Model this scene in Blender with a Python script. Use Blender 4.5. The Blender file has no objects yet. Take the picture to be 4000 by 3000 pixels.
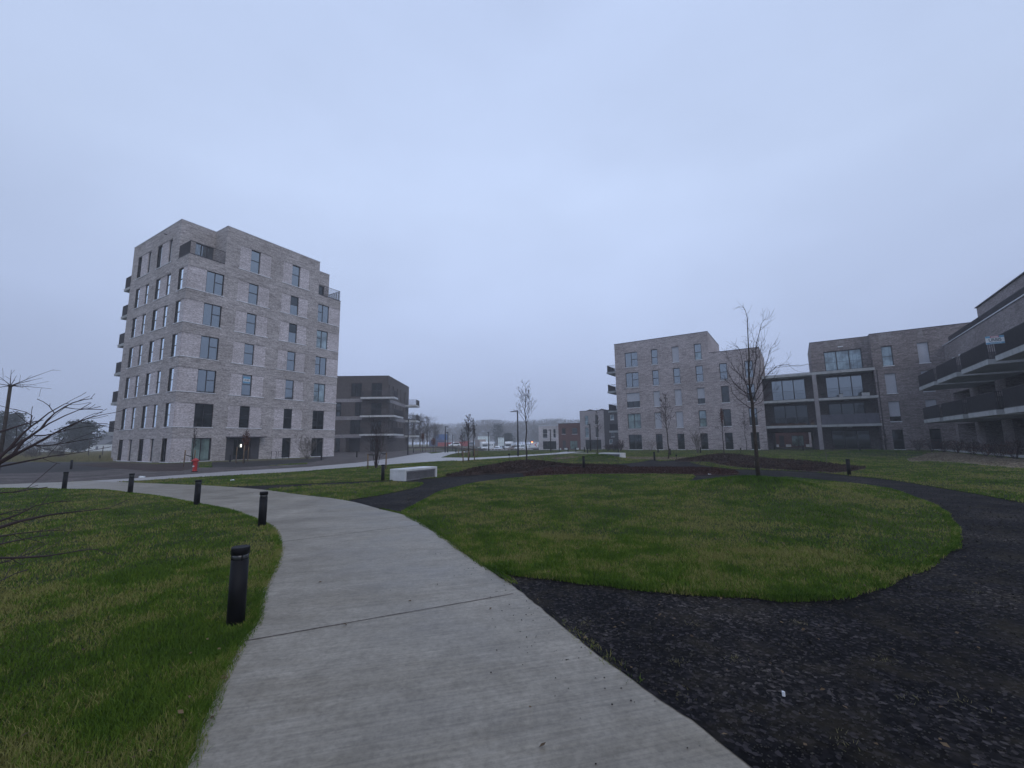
import bpy, math, random
import numpy as np
from mathutils import Vector, Matrix
from mathutils.geometry import delaunay_2d_cdt
rad = math.radians
SC = bpy.context.scene
COL = SC.collection
random.seed(7)
# ------------------------------------------------------------------ camera
EYE, FPX, PITCH, ROLL = 1.45, 1649.3, rad(7.778), rad(.743)
RX = np.array([[1, 0, 0], [0, math.cos(PITCH), -math.sin(PITCH)], [0, math.sin(PITCH), math.cos(PITCH)]])
RY = np.array([[math.cos(ROLL), 0, math.sin(ROLL)], [0, 1, 0], [-math.sin(ROLL), 0, math.cos(ROLL)]])
RC = RX @ RY
cam_data = bpy.data.cameras.new('camera'); cam = bpy.data.objects.new('camera', cam_data); COL.objects.link(cam)
m = Matrix.Identity(4)
for i in range(3):
    m[i][0] = RC[i, 0]; m[i][1] = RC[i, 2]; m[i][2] = -RC[i, 1]
m[2][3] = EYE
cam.matrix_world = m
cam_data.sensor_width = 36; cam_data.lens = FPX / 4000 * 36
cam_data.clip_start = .05; cam_data.clip_end = 3000
SC.camera = cam
# ------------------------------------------------------------------ world, sun, exposure
W = bpy.data.worlds.new('World'); SC.world = W; W.use_nodes = True
nt = W.node_tree; N = nt.nodes; LK = nt.links
bg = N['Background']; bg.inputs['Strength'].default_value = .1
sky = N.new('ShaderNodeTexSky'); sky.sky_type = 'NISHITA'; sky.sun_disc = False
SUN_EL, SUN_AZ = rad(38), rad(150)
sky.sun_elevation = SUN_EL; sky.sun_rotation = SUN_AZ; sky.air_density = 1.0; sky.dust_density = 4
tc = N.new('ShaderNodeTexCoord'); sx = N.new('ShaderNodeSeparateXYZ'); LK.new(tc.outputs['Generated'], sx.inputs[0])
ramp = N.new('ShaderNodeValToRGB'); cr = ramp.color_ramp
SKY = [(0.0, (3.9, 4.75, 7.0)), (.12, (4.4, 5.3, 7.75)), (.3, (5.1, 6.15, 8.7)), (.5, (5.6, 6.75, 9.3)), (.72, (5.2, 6.3, 8.8)), (1.0, (4.6, 5.6, 8.1))]
while len(cr.elements) < len(SKY): cr.elements.new(.5)
for e, (p, c) in zip(cr.elements, SKY):
    e.position = p; e.color = (c[0] / 10, c[1] / 10, c[2] / 10, 1)
LK.new(sx.outputs[2], ramp.inputs[0])
nz = N.new('ShaderNodeTexNoise'); nz.inputs['Scale'].default_value = 2.3; nz.inputs['Detail'].default_value = 5; nz.inputs['Roughness'].default_value = .45
mpn = N.new('ShaderNodeMapping'); mpn.inputs['Scale'].default_value = (1, 1, 2.2); LK.new(tc.outputs['Generated'], mpn.inputs[0]); LK.new(mpn.outputs[0], nz.inputs['Vector'])
mr = N.new('ShaderNodeMapRange'); mr.inputs[1].default_value = .3; mr.inputs[2].default_value = .7; mr.inputs[3].default_value = 9.4; mr.inputs[4].default_value = 10.5; LK.new(nz.outputs[0], mr.inputs[0])
dt = N.new('ShaderNodeVectorMath'); dt.operation = 'DOT_PRODUCT'; LK.new(tc.outputs['Generated'], dt.inputs[0]); dt.inputs[1].default_value = (.06, .86, .5)
gm = N.new('ShaderNodeMapRange'); gm.interpolation_type = 'SMOOTHSTEP'; LK.new(dt.outputs['Value'], gm.inputs[0]); gm.inputs[1].default_value = .45; gm.inputs[2].default_value = 1.0; gm.inputs[3].default_value = .93; gm.inputs[4].default_value = 1.09
mg_ = N.new('ShaderNodeMath'); mg_.operation = 'MULTIPLY'; LK.new(mr.outputs[0], mg_.inputs[0]); LK.new(gm.outputs[0], mg_.inputs[1]); mr = mg_
sc_ = N.new('ShaderNodeVectorMath'); sc_.operation = 'SCALE'; LK.new(ramp.outputs[0], sc_.inputs[0]); LK.new(mr.outputs[0], sc_.inputs[3])
mx = N.new('ShaderNodeMixRGB'); mx.inputs[0].default_value = .95
LK.new(sky.outputs[0], mx.inputs[1]); LK.new(sc_.outputs[0], mx.inputs[2]); LK.new(mx.outputs[0], bg.inputs[0])
sl = bpy.data.lights.new('sun', 'SUN'); sl.energy = .5; sl.angle = rad(40); sl.color = (1, .95, .9)
so = bpy.data.objects.new('sun', sl); COL.objects.link(so)
so.rotation_euler = (rad(90) - SUN_EL, 0, rad(180) - SUN_AZ)
VS = SC.view_settings; VS.view_transform = 'Standard'; VS.look = 'None'; VS.gamma = 1; VS.exposure = 0
SC.cycles.max_bounces = 6; SC.cycles.diffuse_bounces = 3; SC.cycles.glossy_bounces = 3; SC.cycles.volume_bounces = 1
SC.cycles.transparent_max_bounces = 8
HAZE_D = .0015
# ------------------------------------------------------------------ pixel -> plan helpers (photo pixels, 4000x3000)
def smooth(a, b, x):
    t = np.clip((x - a) / (b - a), 0, 1); return t * t * (3 - 2 * t)
MOUNDS = []   # x, y, sx, sy, h
def hf(x, y):
    x = np.asarray(x, float); y = np.asarray(y, float)
    r = y + .15 * x
    z = -.6 * smooth(72, 101, r) - .15 * smooth(101, 113, r) - .65 * smooth(115, 121, r)
    z = z * smooth(-20, -8, x)
    for (a, b, s, t, h) in MOUNDS:
        z = z + h * np.exp(-(((x - a) / s) ** 2 + ((y - b) / t) ** 2))
    z = z + .02 * np.sin(x * .31 + 1) * np.sin(y * .27) * smooth(4, 12, np.hypot(x, y))
    return z
def ray(px, py): return RC @ np.array([px - 2000, FPX, 1500 - py])
def G(px, py, z=0):
    d = ray(px, py); t = (z - EYE) / d[2]; return float(d[0] * t), float(d[1] * t)
def GT(px, py):
    z = 0
    for _ in range(12):
        x, y = G(px, py, z); z = .5 * z + .5 * float(hf(x, y))
    return x, y, float(hf(x, y))
def top_z(px, py, x, y):
    d = ray(px, py); return EYE + d[2] * math.hypot(x, y) / math.hypot(d[0], d[1])
tx, ty = G(2962, 1866, .3); MOUNDS.append((tx - .3, ty - .2, 1.75, 1.7, .33))
t2 = G(2057, 1804, .43); MOUNDS.append((t2[0], t2[1], 2.2, 1.7, .45)); MOUNDS.append((t2[0] + 3.6, t2[1] + 1, 1.8, 1.3, .12))
t5 = G(2831, 1778, .42); MOUNDS.append((t5[0], t5[1], 2.3, 2.3, .46)); MOUNDS.append((t5[0] + 2.5, t5[1] - 3.5, 2.0, 1.8, .16))
t3 = G(2337, 1777, .38); MOUNDS.append((t3[0], t3[1], 1.8, 1.8, .4))
t9 = G(3440, 1764, .25); MOUNDS.append((t9[0], t9[1] + 1, 4.0, 2.4, .3))
# ------------------------------------------------------------------ materials
def mat(name, rough=.8, spec=.5, metal=0.0):
    m = bpy.data.materials.new(name); m.use_nodes = True
    b = m.node_tree.nodes['Principled BSDF']
    b.inputs['Roughness'].default_value = rough; b.inputs['Specular IOR Level'].default_value = spec; b.inputs['Metallic'].default_value = metal
    return m, m.node_tree.nodes, m.node_tree.links, b
def noise(N, L, vec, scale, detail=4, stretch=None, rough=.55):
    n = N.new('ShaderNodeTexNoise'); n.inputs['Scale'].default_value = scale; n.inputs['Detail'].default_value = detail; n.inputs['Roughness'].default_value = rough
    if stretch:
        mp = N.new('ShaderNodeMapping'); mp.inputs['Scale'].default_value = stretch; L.new(vec, mp.inputs[0]); vec = mp.outputs[0]
    L.new(vec, n.inputs['Vector']); return n.outputs[0]
def rampn(N, L, fac, stops):
    r = N.new('ShaderNodeValToRGB'); c = r.color_ramp
    while len(c.elements) < len(stops): c.elements.new(.5)
    for e, (p, col) in zip(c.elements, stops):
        e.position = p; e.color = (*col, 1)
    L.new(fac, r.inputs[0]); return r.outputs[0]
def mixc(N, L, a, b, fac, mode='MIX'):
    x = N.new('ShaderNodeMixRGB'); x.blend_type = mode
    for i, v in ((0, fac), (1, a), (2, b)):
        if isinstance(v, (int, float)): x.inputs[i].default_value = v
        elif isinstance(v, tuple): x.inputs[i].default_value = (*v, 1)
        else: L.new(v, x.inputs[i])
    return x.outputs[0]
def maprange(N, L, v, a, b, c=0.0, d=1.0):
    r = N.new('ShaderNodeMapRange'); L.new(v, r.inputs[0])
    for i, q in enumerate((a, b, c, d)): r.inputs[i + 1].default_value = q
    return r.outputs[0]
def bump(N, L, b, h, strength, dist=.01):
    u = N.new('ShaderNodeBump'); u.inputs['Strength'].default_value = strength; u.inputs['Distance'].default_value = dist
    L.new(h, u.inputs['Height']); L.new(u.outputs[0], b.inputs['Normal'])
def coord(N, kind='Object'): return N.new('ShaderNodeTexCoord').outputs[kind]
def simple(name, col, rough=.7, spec=.5, metal=0.0, var=.15, scale=3.0, bmp=0.0):
    m, N, L, b = mat(name, rough, spec, metal); c = coord(N)
    n = noise(N, L, c, scale, 5)
    lo = tuple(v * (1 - var) for v in col); hi = tuple(min(1, v * (1 + var)) for v in col)
    L.new(rampn(N, L, n, [(.3, lo), (.7, hi)]), b.inputs['Base Color'])
    if bmp: bump(N, L, b, noise(N, L, c, scale * 12, 4), bmp)
    return m
def brick_mat(name, c1, c2, mortar, tone_lo=.7, tone_hi=1.15, streaks=0.0, ztop=13.4, pale=None):
    m, N, L, b = mat(name, .9, .25)
    c = coord(N); s = N.new('ShaderNodeSeparateXYZ'); L.new(c, s.inputs[0])
    a = N.new('ShaderNodeMath'); a.operation = 'ADD'; L.new(s.outputs[0], a.inputs[0]); L.new(s.outputs[1], a.inputs[1])
    cb = N.new('ShaderNodeCombineXYZ'); L.new(a.outputs[0], cb.inputs[0]); L.new(s.outputs[2], cb.inputs[1])
    # bricks
    br = N.new('ShaderNodeTexBrick'); L.new(cb.outputs[0], br.inputs['Vector'])
    br.inputs['Scale'].default_value = 1; br.inputs['Brick Width'].default_value = .25; br.inputs['Row Height'].default_value = .078
    br.inputs['Mortar Size'].default_value = .008; br.inputs['Mortar Smooth'].default_value = .3; br.inputs['Bias'].default_value = -.05
    br.inputs['Color1'].default_value = (*c1, 1); br.inputs['Color2'].default_value = (*c2, 1); br.inputs['Mortar'].default_value = (*mortar, 1)
    big = noise(N, L, cb.outputs[0], 1.0, 5, (1.1, 4.6, 1), .72)
    huge = noise(N, L, cb.outputs[0], .22, 3, (1, 1.6, 1))
    fine = noise(N, L, cb.outputs[0], 1.0, 3, (5.5, 14, 1), .8)
    v = rampn(N, L, big, [(.34, (tone_lo,) * 3), (.5, (.96, .96, .96)), (.67, (tone_hi,) * 3)])
    col = mixc(N, L, br.outputs[0], v, 1, 'MULTIPLY')
    col = mixc(N, L, col, rampn(N, L, huge, [(.35, (.86, .85, .85)), (.65, (1.1, 1.1, 1.12))]), 1, 'MULTIPLY')
    col = mixc(N, L, col, rampn(N, L, fine, [(.35, (.56, .54, .54)), (.5, (.98, .98, .98)), (.65, (1.42, 1.43, 1.45))]), 1, 'MULTIPLY')
    if streaks:
        st = noise(N, L, cb.outputs[0], 1.0, 4, (2.2, .5, 1), .6)
        zz = maprange(N, L, s.outputs[2], ztop - 1.5, ztop - .15)
        mm = N.new('ShaderNodeMath'); mm.operation = 'MULTIPLY'; L.new(maprange(N, L, st, .5, .62), mm.inputs[0]); L.new(zz, mm.inputs[1])
        m2 = N.new('ShaderNodeMath'); m2.operation = 'MULTIPLY'; L.new(mm.outputs[0], m2.inputs[0]); m2.inputs[1].default_value = streaks
        col = mixc(N, L, col, (.36, .34, .33), m2.outputs[0])
    L.new(col, b.inputs['Base Color'])
    bump(N, L, b, br.outputs['Fac'], -.5, .006)
    return m
def glass_mat(name, base, refl=.19, rough=.03, folds=None, wob=.02):
    m, N, L, b = mat(name, .25, .2)
    c = coord(N); gl = N.new('ShaderNodeBsdfGlossy'); gl.inputs['Roughness'].default_value = rough; gl.inputs['Color'].default_value = (.82, .93, 1, 1)
    fr = N.new('ShaderNodeFresnel'); fr.inputs['IOR'].default_value = 1.5; ma = N.new('ShaderNodeMath'); ma.operation = 'MULTIPLY_ADD'; ma.use_clamp = True
    L.new(fr.outputs[0], ma.inputs[0]); ma.inputs[1].default_value = 2.1; ma.inputs[2].default_value = refl
    ms = N.new('ShaderNodeMixShader'); L.new(ma.outputs[0], ms.inputs[0]); L.new(b.outputs[0], ms.inputs[1]); L.new(gl.outputs[0], ms.inputs[2]); L.new(ms.outputs[0], N['Material Output'].inputs[0])
    if folds:
        s = N.new('ShaderNodeSeparateXYZ'); L.new(c, s.inputs[0])
        a = N.new('ShaderNodeMath'); a.operation = 'ADD'; L.new(s.outputs[0], a.inputs[0]); L.new(s.outputs[1], a.inputs[1])
        cb = N.new('ShaderNodeCombineXYZ'); L.new(a.outputs[0], cb.inputs[0])
        n = noise(N, L, cb.outputs[0], 9, 3)
        n2 = noise(N, L, c, 1.1, 2)
        col = rampn(N, L, n, [(.3, base), (.7, folds)])
        col = mixc(N, L, col, rampn(N, L, n2, [(.35, (.45, .45, .45)), (.6, (1.1, 1.1, 1.1))]), 1, 'MULTIPLY')
        L.new(col, b.inputs['Base Color'])
        ma.inputs[2].default_value = .03
    else:
        n = noise(N, L, c, .9, 3)
        L.new(rampn(N, L, n, [(.35, tuple(v * .5 for v in base)), (.7, tuple(v * 1.6 for v in base))]), b.inputs['Base Color'])
    u = noise(N, L, c, .7, 1); bump(N, L, b, u, wob, .05); L.new(b.inputs['Normal'].links[0].from_socket, gl.inputs['Normal'])
    return m
def foliage(name, c1, c2, rough=.8, scale=.7):
    m, N, L, b = mat(name, rough, .2)
    n = noise(N, L, coord(N), scale, 5)
    L.new(rampn(N, L, n, [(.32, c1), (.68, c2)]), b.inputs['Base Color']); return m

M = {}
M['brickA'] = brick_mat('pale_brick', (.36, .328, .31), (.48, .443, .425), (.44, .42, .42), .62, 1.24)
M['brickApanel'] = brick_mat('pale_brick_panel', (.5, .455, .455), (.6, .56, .565), (.53, .5, .505), .8, 1.18)
M['brickB'] = brick_mat('grey_brick', (.35, .305, .30), (.46, .41, .405), (.4, .375, .37), .58, 1.25, .6, 16.5)
M['brickB2'] = brick_mat('grey_brown_brick', (.195, .165, .158), (.29, .25, .243), (.24, .22, .212), .58, 1.28, .5, 13.4)
M['brickD'] = brick_mat('dark_wing_brick', (.225, .195, .19), (.32, .285, .28), (.27, .25, .245), .7, 1.15)
M['brickC'] = brick_mat('brown_brick', (.088, .074, .07), (.125, .108, .102), (.10, .09, .088), .85, 1.1)
M['bandC'] = brick_mat('pale_band_brick', (.27, .255, .26), (.33, .31, .32), (.3, .29, .3), .85, 1.1)
M['brickDark'] = brick_mat('recess_brick_with_shade', (.085, .075, .073), (.12, .108, .106), (.1, .09, .09), .8, 1.15)  # dark brick, deepened so the shade of the recesses sits in its colour
M['brickW'] = brick_mat('white_washed_brick', (.6, .55, .55), (.72, .68, .69), (.65, .63, .64), .6, 1.1)
M['brickR'] = brick_mat('red_brown_brick', (.135, .065, .058), (.175, .088, .078), (.14, .08, .07), .85, 1.1)
M['brickG'] = brick_mat('grey_house_brick', (.33, .3, .305), (.43, .4, .41), (.38, .36, .37), .75, 1.15)
M['black_clad'] = simple('black_cladding', (.055, .052, .058), .7, .3)
M['frame'] = simple('dark_frame', (.028, .026, .03), .5, .4, 0, .1)
M['framegrey'] = simple('grey_frame', (.04, .037, .04), .5, .4, 0, .1)
M['framelight'] = simple('light_frame', (.5, .5, .5), .5)
M['glass'] = glass_mat('window_glass', (.012, .016, .02))
M['glassdark'] = glass_mat('dim_reflection_glass', (.008, .011, .011), -.02)  # glass copy with its sky reflection turned down; dark reflections sit in the material
M['curtain'] = glass_mat('pale_curtain_glass', (.17, .24, .27), folds=(.36, .47, .52))
M['curtaingreen'] = glass_mat('green_curtain_glass', (.10, .155, .14), folds=(.24, .33, .3))
M['blind'] = simple('roller_blind', (.44, .455, .5), .8, .3, 0, .06)
M['sill'] = simple('pale_stone_sill', (.72, .74, .77), .6, .4, 0, .15)
M['coping'] = simple('pale_metal_coping', (.55, .56, .6), .5)
M['darkcoping'] = simple('dark_metal_coping', (.06, .055, .065), .5)
def concrete_mat(name, col, stain=.5):
    m, N, L, b = mat(name, .85, .3); c = coord(N)
    n = noise(N, L, c, 1.5, 6, None, .65)
    st = noise(N, L, c, 1.0, 5, (3.5, 3.5, .5), .7)
    v = rampn(N, L, n, [(.3, tuple(x * .8 for x in col)), (.7, tuple(x * 1.12 for x in col))])
    v = mixc(N, L, v, tuple(x * .45 for x in col), maprange(N, L, st, .56, .75, 0, stain))
    L.new(v, b.inputs['Base Color']); bump(N, L, b, noise(N, L, c, 40, 4), .2, .004); return m
M['concrete'] = concrete_mat('balcony_concrete', (.41, .42, .42), .85)
M['concretecol'] = concrete_mat('column_concrete', (.3, .28, .29), .5)
M['benchwhite'] = concrete_mat('white_concrete', (.62, .63, .64), .25)
M['rail'] = simple('dark_railing', (.045, .042, .048), .55, .4)
M['railgrey'] = simple('grey_railing', (.12, .12, .15), .55, .4)
M['black'] = simple('black_metal', (.007, .007, .009), .6, .22, 0, .3, 6)
M['lens'] = simple('frosted_lens', (.4, .43, .45), .3, .6)
M['lensdark'] = simple('smoked_lens', (.05, .053, .056), .12, .7)
M['louvre'] = simple('louvre_metal', (.26, .26, .28), .4, .5)
M['cavityshade'] = simple('painted_cavity_shade', (.01, .01, .012), .9, .1)  # near-black colour standing in for the shade inside the bench
M['red'] = simple('red_paint', (.42, .022, .02), .4, .5, 0, .12)
M['bark'] = simple('bark', (.055, .045, .038), .9, .2, 0, .4, 14, .6)
M['barklight'] = simple('pale_bark', (.13, .115, .1), .9, .2, 0, .3, 10, .5)
M['twig'] = simple('twig_bark', (.05, .036, .036), .8, .2, 0, .3, 5)
M['fartwig'] = simple('haze_paled_twig', (.13, .118, .11), .9, .1, 0, .3, 2)  # paled twig bark; part of the distance haze is in this colour
M['stake'] = simple('wooden_stake', (.17, .115, .07), .85, .2, 0, .3, 8, .4)
M['strap'] = simple('rubber_strap', (.02, .02, .022), .7)
M['redleaf'] = foliage('rusty_leaves', (.07, .022, .016), (.16, .055, .03), .8, 3)
M['pine'] = foliage('pine_needles', (.02, .034, .027), (.045, .062, .05))
M['meadowgrass'] = foliage('winter_meadow', (.12, .12, .055), (.25, .215, .11), .9, .6)
M['white'] = simple('white_paint', (.88, .9, .92), .35, .5, 0, .05)
M['tyre'] = simple('tyre_rubber', (.02, .02, .02), .8)
M['blue'] = simple('blue_paint', (.03, .1, .28), .5)
M['navy'] = simple('navy_paint', (.03, .045, .12), .5)
M['redcont'] = simple('red_barrier', (.36, .05, .05), .6)
M['tan'] = simple('tan_canvas', (.33, .27, .24), .8)
M['signpanel'] = simple('greenish_white_board', (.78, .88, .88), .6, .3, 0, .06)
M['signblue'] = simple('sign_blue', (.14, .36, .55), .5)
M['signwhite'] = simple('sign_white', (.75, .78, .8), .5)
M['signred'] = simple('sign_red', (.5, .03, .06), .5)
M['signtext'] = simple('sign_text', (.07, .09, .12), .6)
M['planter'] = simple('white_planter', (.7, .72, .72), .6)
M['roofing'] = simple('roofing', (.08, .08, .085), .9)
def emit_mat(name, col, s):
    m, N, L, b = mat(name, .5); b.inputs['Base Color'].default_value = (*col, 1)
    b.inputs['Emission Color'].default_value = (*col, 1); b.inputs['Emission Strength'].default_value = s; return m
M['lit'] = emit_mat('lit_lamp', (1, .95, .85), 3)
M['orange'] = emit_mat('orange_beacon', (1, .25, .05), 7)
# grass, gravel, soil, paving
def lawn_ground():
    m, N, L, b = mat('lawn_soil', .95, .1); c = coord(N)
    n = noise(N, L, c, .55, 5); f = noise(N, L, c, 30, 3)
    v = rampn(N, L, n, [(.35, (.022, .034, .012)), (.55, (.042, .052, .016)), (.7, (.075, .07, .028))])
    v = mixc(N, L, v, rampn(N, L, f, [(.3, (.45, .45, .45)), (.7, (1.5, 1.5, 1.5))]), 1, 'MULTIPLY')
    L.new(v, b.inputs['Base Color']); bump(N, L, b, f, .8, .03); return m
M['lawn'] = lawn_ground()
def blade_mat():
    m, N, L, b = mat('grass_blades', .85, .03); c = coord(N)
    at = N.new('ShaderNodeAttribute'); at.attribute_name = 'tint'
    n = noise(N, L, c, .42, 4, None, .62); n2 = noise(N, L, c, 1.7, 4, None, .65)
    sm = N.new('ShaderNodeMath'); sm.operation = 'MULTIPLY_ADD'; L.new(n2, sm.inputs[0]); sm.inputs[1].default_value = .7; L.new(n, sm.inputs[2])
    s2 = N.new('ShaderNodeMath'); s2.operation = 'MULTIPLY_ADD'; L.new(at.outputs['Fac'], s2.inputs[0]); s2.inputs[1].default_value = .22; L.new(sm.outputs[0], s2.inputs[2])
    v = rampn(N, L, s2.outputs[0], [(.4, (.02, .05, .009)), (.72, (.054, .107, .015)), (.96, (.108, .175, .024)), (1.18, (.165, .208, .038)), (1.42, (.23, .225, .075))])
    L.new(v, b.inputs['Base Color']); return m
M['blade'] = blade_mat()
def gravel():
    m, N, L, b = mat('dark_gravel', .8, .06); c = coord(N)
    vo = N.new('ShaderNodeTexVoronoi'); vo.inputs['Scale'].default_value = 46; L.new(c, vo.inputs['Vector'])
    vo2 = N.new('ShaderNodeTexVoronoi'); vo2.inputs['Scale'].default_value = 21; L.new(c, vo2.inputs['Vector'])
    big = noise(N, L, c, .8, 5)
    base = rampn(N, L, big, [(.32, (.0045, .0042, .005)), (.5, (.0095, .009, .0105)), (.66, (.021, .019, .019))])
    sp = N.new('ShaderNodeSeparateColor'); L.new(vo.outputs['Color'], sp.inputs[0])
    v = mixc(N, L, base, rampn(N, L, sp.outputs[0], [(.0, (.35, .35, .35)), (.55, (1, 1, 1)), (.85, (2.2, 2.1, 2.0)), (.96, (5.5, 5.2, 4.8))]), 1, 'MULTIPLY')
    wd = noise(N, L, c, 1.9, 6, None, .7)
    v = mixc(N, L, v, (.034, .028, .018), maprange(N, L, wd, .5, .68, 0, .65))
    L.new(v, b.inputs['Base Color'])
    h = mixc(N, L, vo.outputs['Distance'], vo2.outputs['Distance'], .4)
    bump(N, L, b, h, -.9, .02); return m
M['gravel'] = gravel()
def paving():
    m, N, L, b = mat('brushed_concrete', .5, .4); c = coord(N)
    rot = N.new('ShaderNodeMapping'); rot.inputs['Rotation'].default_value = (0, 0, rad(-14)); L.new(c, rot.inputs[0])
    br = noise(N, L, rot.outputs[0], 1.0, 5, (1.1, 45, 1), .6)
    cl = noise(N, L, c, .9, 6, None, .6); fi = noise(N, L, c, 26, 5, None, .75); mott = noise(N, L, c, 6, 5, None, .7)
    v = rampn(N, L, cl, [(.28, (.185, .162, .126)), (.5, (.262, .234, .187)), (.7, (.33, .297, .245))])
    v = mixc(N, L, v, rampn(N, L, br, [(.3, (.78, .78, .78)), (.7, (1.14, 1.14, 1.14))]), 1, 'MULTIPLY')
    v = mixc(N, L, v, rampn(N, L, fi, [(.33, (.72, .71, .7)), (.55, (1, 1, 1)), (.75, (1.16, 1.16, 1.16))]), 1, 'MULTIPLY')
    v = mixc(N, L, v, rampn(N, L, mott, [(.35, (.84, .83, .81)), (.6, (1.06, 1.06, 1.06))]), 1, 'MULTIPLY')
    stn = noise(N, L, rot.outputs[0], 1.0, 6, (.55, 1.9, 1), .72)
    v = mixc(N, L, v, rampn(N, L, stn, [(.38, (.85, .835, .8)), (.52, (1, 1, 1)), (.68, (1.05, 1.05, 1.05))]), 1, 'MULTIPLY')
    pit = N.new('ShaderNodeTexVoronoi'); pit.inputs['Scale'].default_value = 7.5; L.new(c, pit.inputs['Vector'])
    v = mixc(N, L, (.06, .055, .05), v, maprange(N, L, pit.outputs['Distance'], .022, .045))
    L.new(v, b.inputs['Base Color'])
    L.new(rampn(N, L, cl, [(.35, (.36, .36, .36)), (.65, (.6, .6, .6))]), b.inputs['Roughness'])
    bump(N, L, b, mixc(N, L, br, fi, .5), .35, .006); return m
M['paving'] = paving()
def speckle(name, lo, mid, hi, scale=1.2, rough=.9, fine=25, bmp=.9, spec=.2):
    m, N, L, b = mat(name, rough, spec); c = coord(N)
    n = noise(N, L, c, scale, 6, None, .65); f = noise(N, L, c, fine, 4, None, .7)
    v = rampn(N, L, n, [(.32, lo), (.52, mid), (.7, hi)])
    v = mixc(N, L, v, rampn(N, L, f, [(.3, (.5, .5, .5)), (.7, (1.5, 1.5, 1.5))]), 1, 'MULTIPLY')
    L.new(v, b.inputs['Base Color']); bump(N, L, b, f, bmp, .03); return m
M['road'] = speckle('pale_road', (.29, .27, .26), (.34, .32, .31), (.4, .38, .37), .5, .45, 18, .15, .5)
M['soil'] = speckle('rutted_soil', (.05, .041, .038), (.09, .076, .07), (.17, .145, .135), .8, .85, 5)
M['asphalt'] = speckle('wet_asphalt', (.028, .025, .024), (.037, .034, .032), (.052, .046, .044), .5, .8, 14, .5, .15)
M['mulch'] = speckle('bark_mulch', (.03, .02, .018), (.055, .037, .032), (.1, .07, .06), 1.1, .95, 16)
M['sedum'] = speckle('reddish_groundcover', (.03, .016, .014), (.052, .025, .022), (.08, .042, .034), 2, .95, 18)
M['straw'] = speckle('dry_straw_ground', (.13, .105, .07), (.21, .175, .125), (.32, .27, .2), 1.2, .95, 10)
M['verge'] = speckle('rough_verge', (.05, .042, .03), (.09, .075, .05), (.14, .12, .07), .4, .95, 3)
M['meadow'] = speckle('meadow_ground', (.07, .075, .03), (.11, .105, .05), (.16, .14, .07), .08, .95, 2)
M['pebble'] = simple('pebble_stone', (.045, .042, .037), .9, .05, 0, .9, 31)
M['twiglitter'] = simple('dead_stalks', (.13, .11, .08), .9)
# ------------------------------------------------------------------ mesh helpers
class MB:
    def __init__(s): s.v = []; s.f = []
    def add(s, vs, fs):
        o = len(s.v); s.v.extend(vs); s.f.extend([tuple(i + o for i in f) for f in fs])
    def box(s, a, b, c, d, e, f, F=None):
        P = [(x, y, z) for z in (e, f) for y in (c, d) for x in (a, b)]
        if F: P = [F(*p) for p in P]
        s.add(P, [(0, 2, 3, 1), (4, 5, 7, 6), (0, 1, 5, 4), (2, 6, 7, 3), (0, 4, 6, 2), (1, 3, 7, 5)])
    def quad(s, a, b, c, d): s.add([a, b, c, d], [(0, 1, 2, 3)])
    def tube(s, pts, rr, n=5, cap=True):
        pts = [Vector(p) for p in pts]; o = len(s.v); k = len(pts)
        for i, p in enumerate(pts):
            d = (pts[min(i + 1, k - 1)] - pts[max(i - 1, 0)])
            if d.length < 1e-9: d = Vector((0, 0, 1))
            d.normalize(); a = d.cross(Vector((.31, .17, .93)) if abs(d.z) < .9 else Vector((1, .1, 0))).normalized(); b = d.cross(a)
            r = rr[i] if not isinstance(rr, (int, float)) else rr
            for j in range(n):
                t = 2 * math.pi * j / n; q = p + (a * math.cos(t) + b * math.sin(t)) * r; s.v.append((q.x, q.y, q.z))
        for i in range(k - 1):
            for j in range(n):
                j2 = (j + 1) % n; s.f.append((o + i * n + j, o + i * n + j2, o + (i + 1) * n + j2, o + (i + 1) * n + j))
        if cap:
            s.f.append(tuple(o + j for j in range(n))[::-1]); s.f.append(tuple(o + (k - 1) * n + j for j in range(n)))
    def lathe(s, prof, n=24, c=(0, 0)):
        o = len(s.v)
        for r, z in prof:
            for j in range(n):
                t = 2 * math.pi * j / n; s.v.append((c[0] + r * math.cos(t), c[1] + r * math.sin(t), z))
        for i in range(len(prof) - 1):
            for j in range(n):
                j2 = (j + 1) % n; s.f.append((o + i * n + j, o + i * n + j2, o + (i + 1) * n + j2, o + (i + 1) * n + j))
        s.f.append(tuple(o + j for j in range(n))[::-1]); s.f.append(tuple(o + (len(prof) - 1) * n + j for j in range(n)))
    def prism(s, poly, y0, y1):   # poly in x,z extruded along y
        n = len(poly); s.add([(x, y0, z) for x, z in poly] + [(x, y1, z) for x, z in poly],
                             [tuple(range(n)), tuple(range(2 * n - 1, n - 1, -1))] + [(i, i + n, (i + 1) % n + n, (i + 1) % n) for i in range(n)])
    def build(s, name, material, parent=None, shade=False, bevel=0):
        me = bpy.data.meshes.new(name); me.from_pydata([tuple(p) for p in s.v], [], s.f); me.update()
        me.materials.append(material)
        if shade:
            for p in me.polygons: p.use_smooth = True
        o = bpy.data.objects.new(name, me); COL.objects.link(o)
        if parent: o.parent = parent
        if bevel:
            md = o.modifiers.new('bevel', 'BEVEL'); md.width = bevel; md.segments = 2; md.limit_method = 'ANGLE'
        return o
def thing(name, label, cat, loc=(0, 0, 0), rz=0, group=None):
    o = bpy.data.objects.new(name, None); COL.objects.link(o); o.location = loc; o.rotation_euler = (0, 0, rz); o.empty_display_size = .3
    return tag(o, label, cat, group)
def tag(o, label, cat, group=None):
    o['label'] = label; o['category'] = cat
    if group: o['group'] = group
    return o
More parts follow.
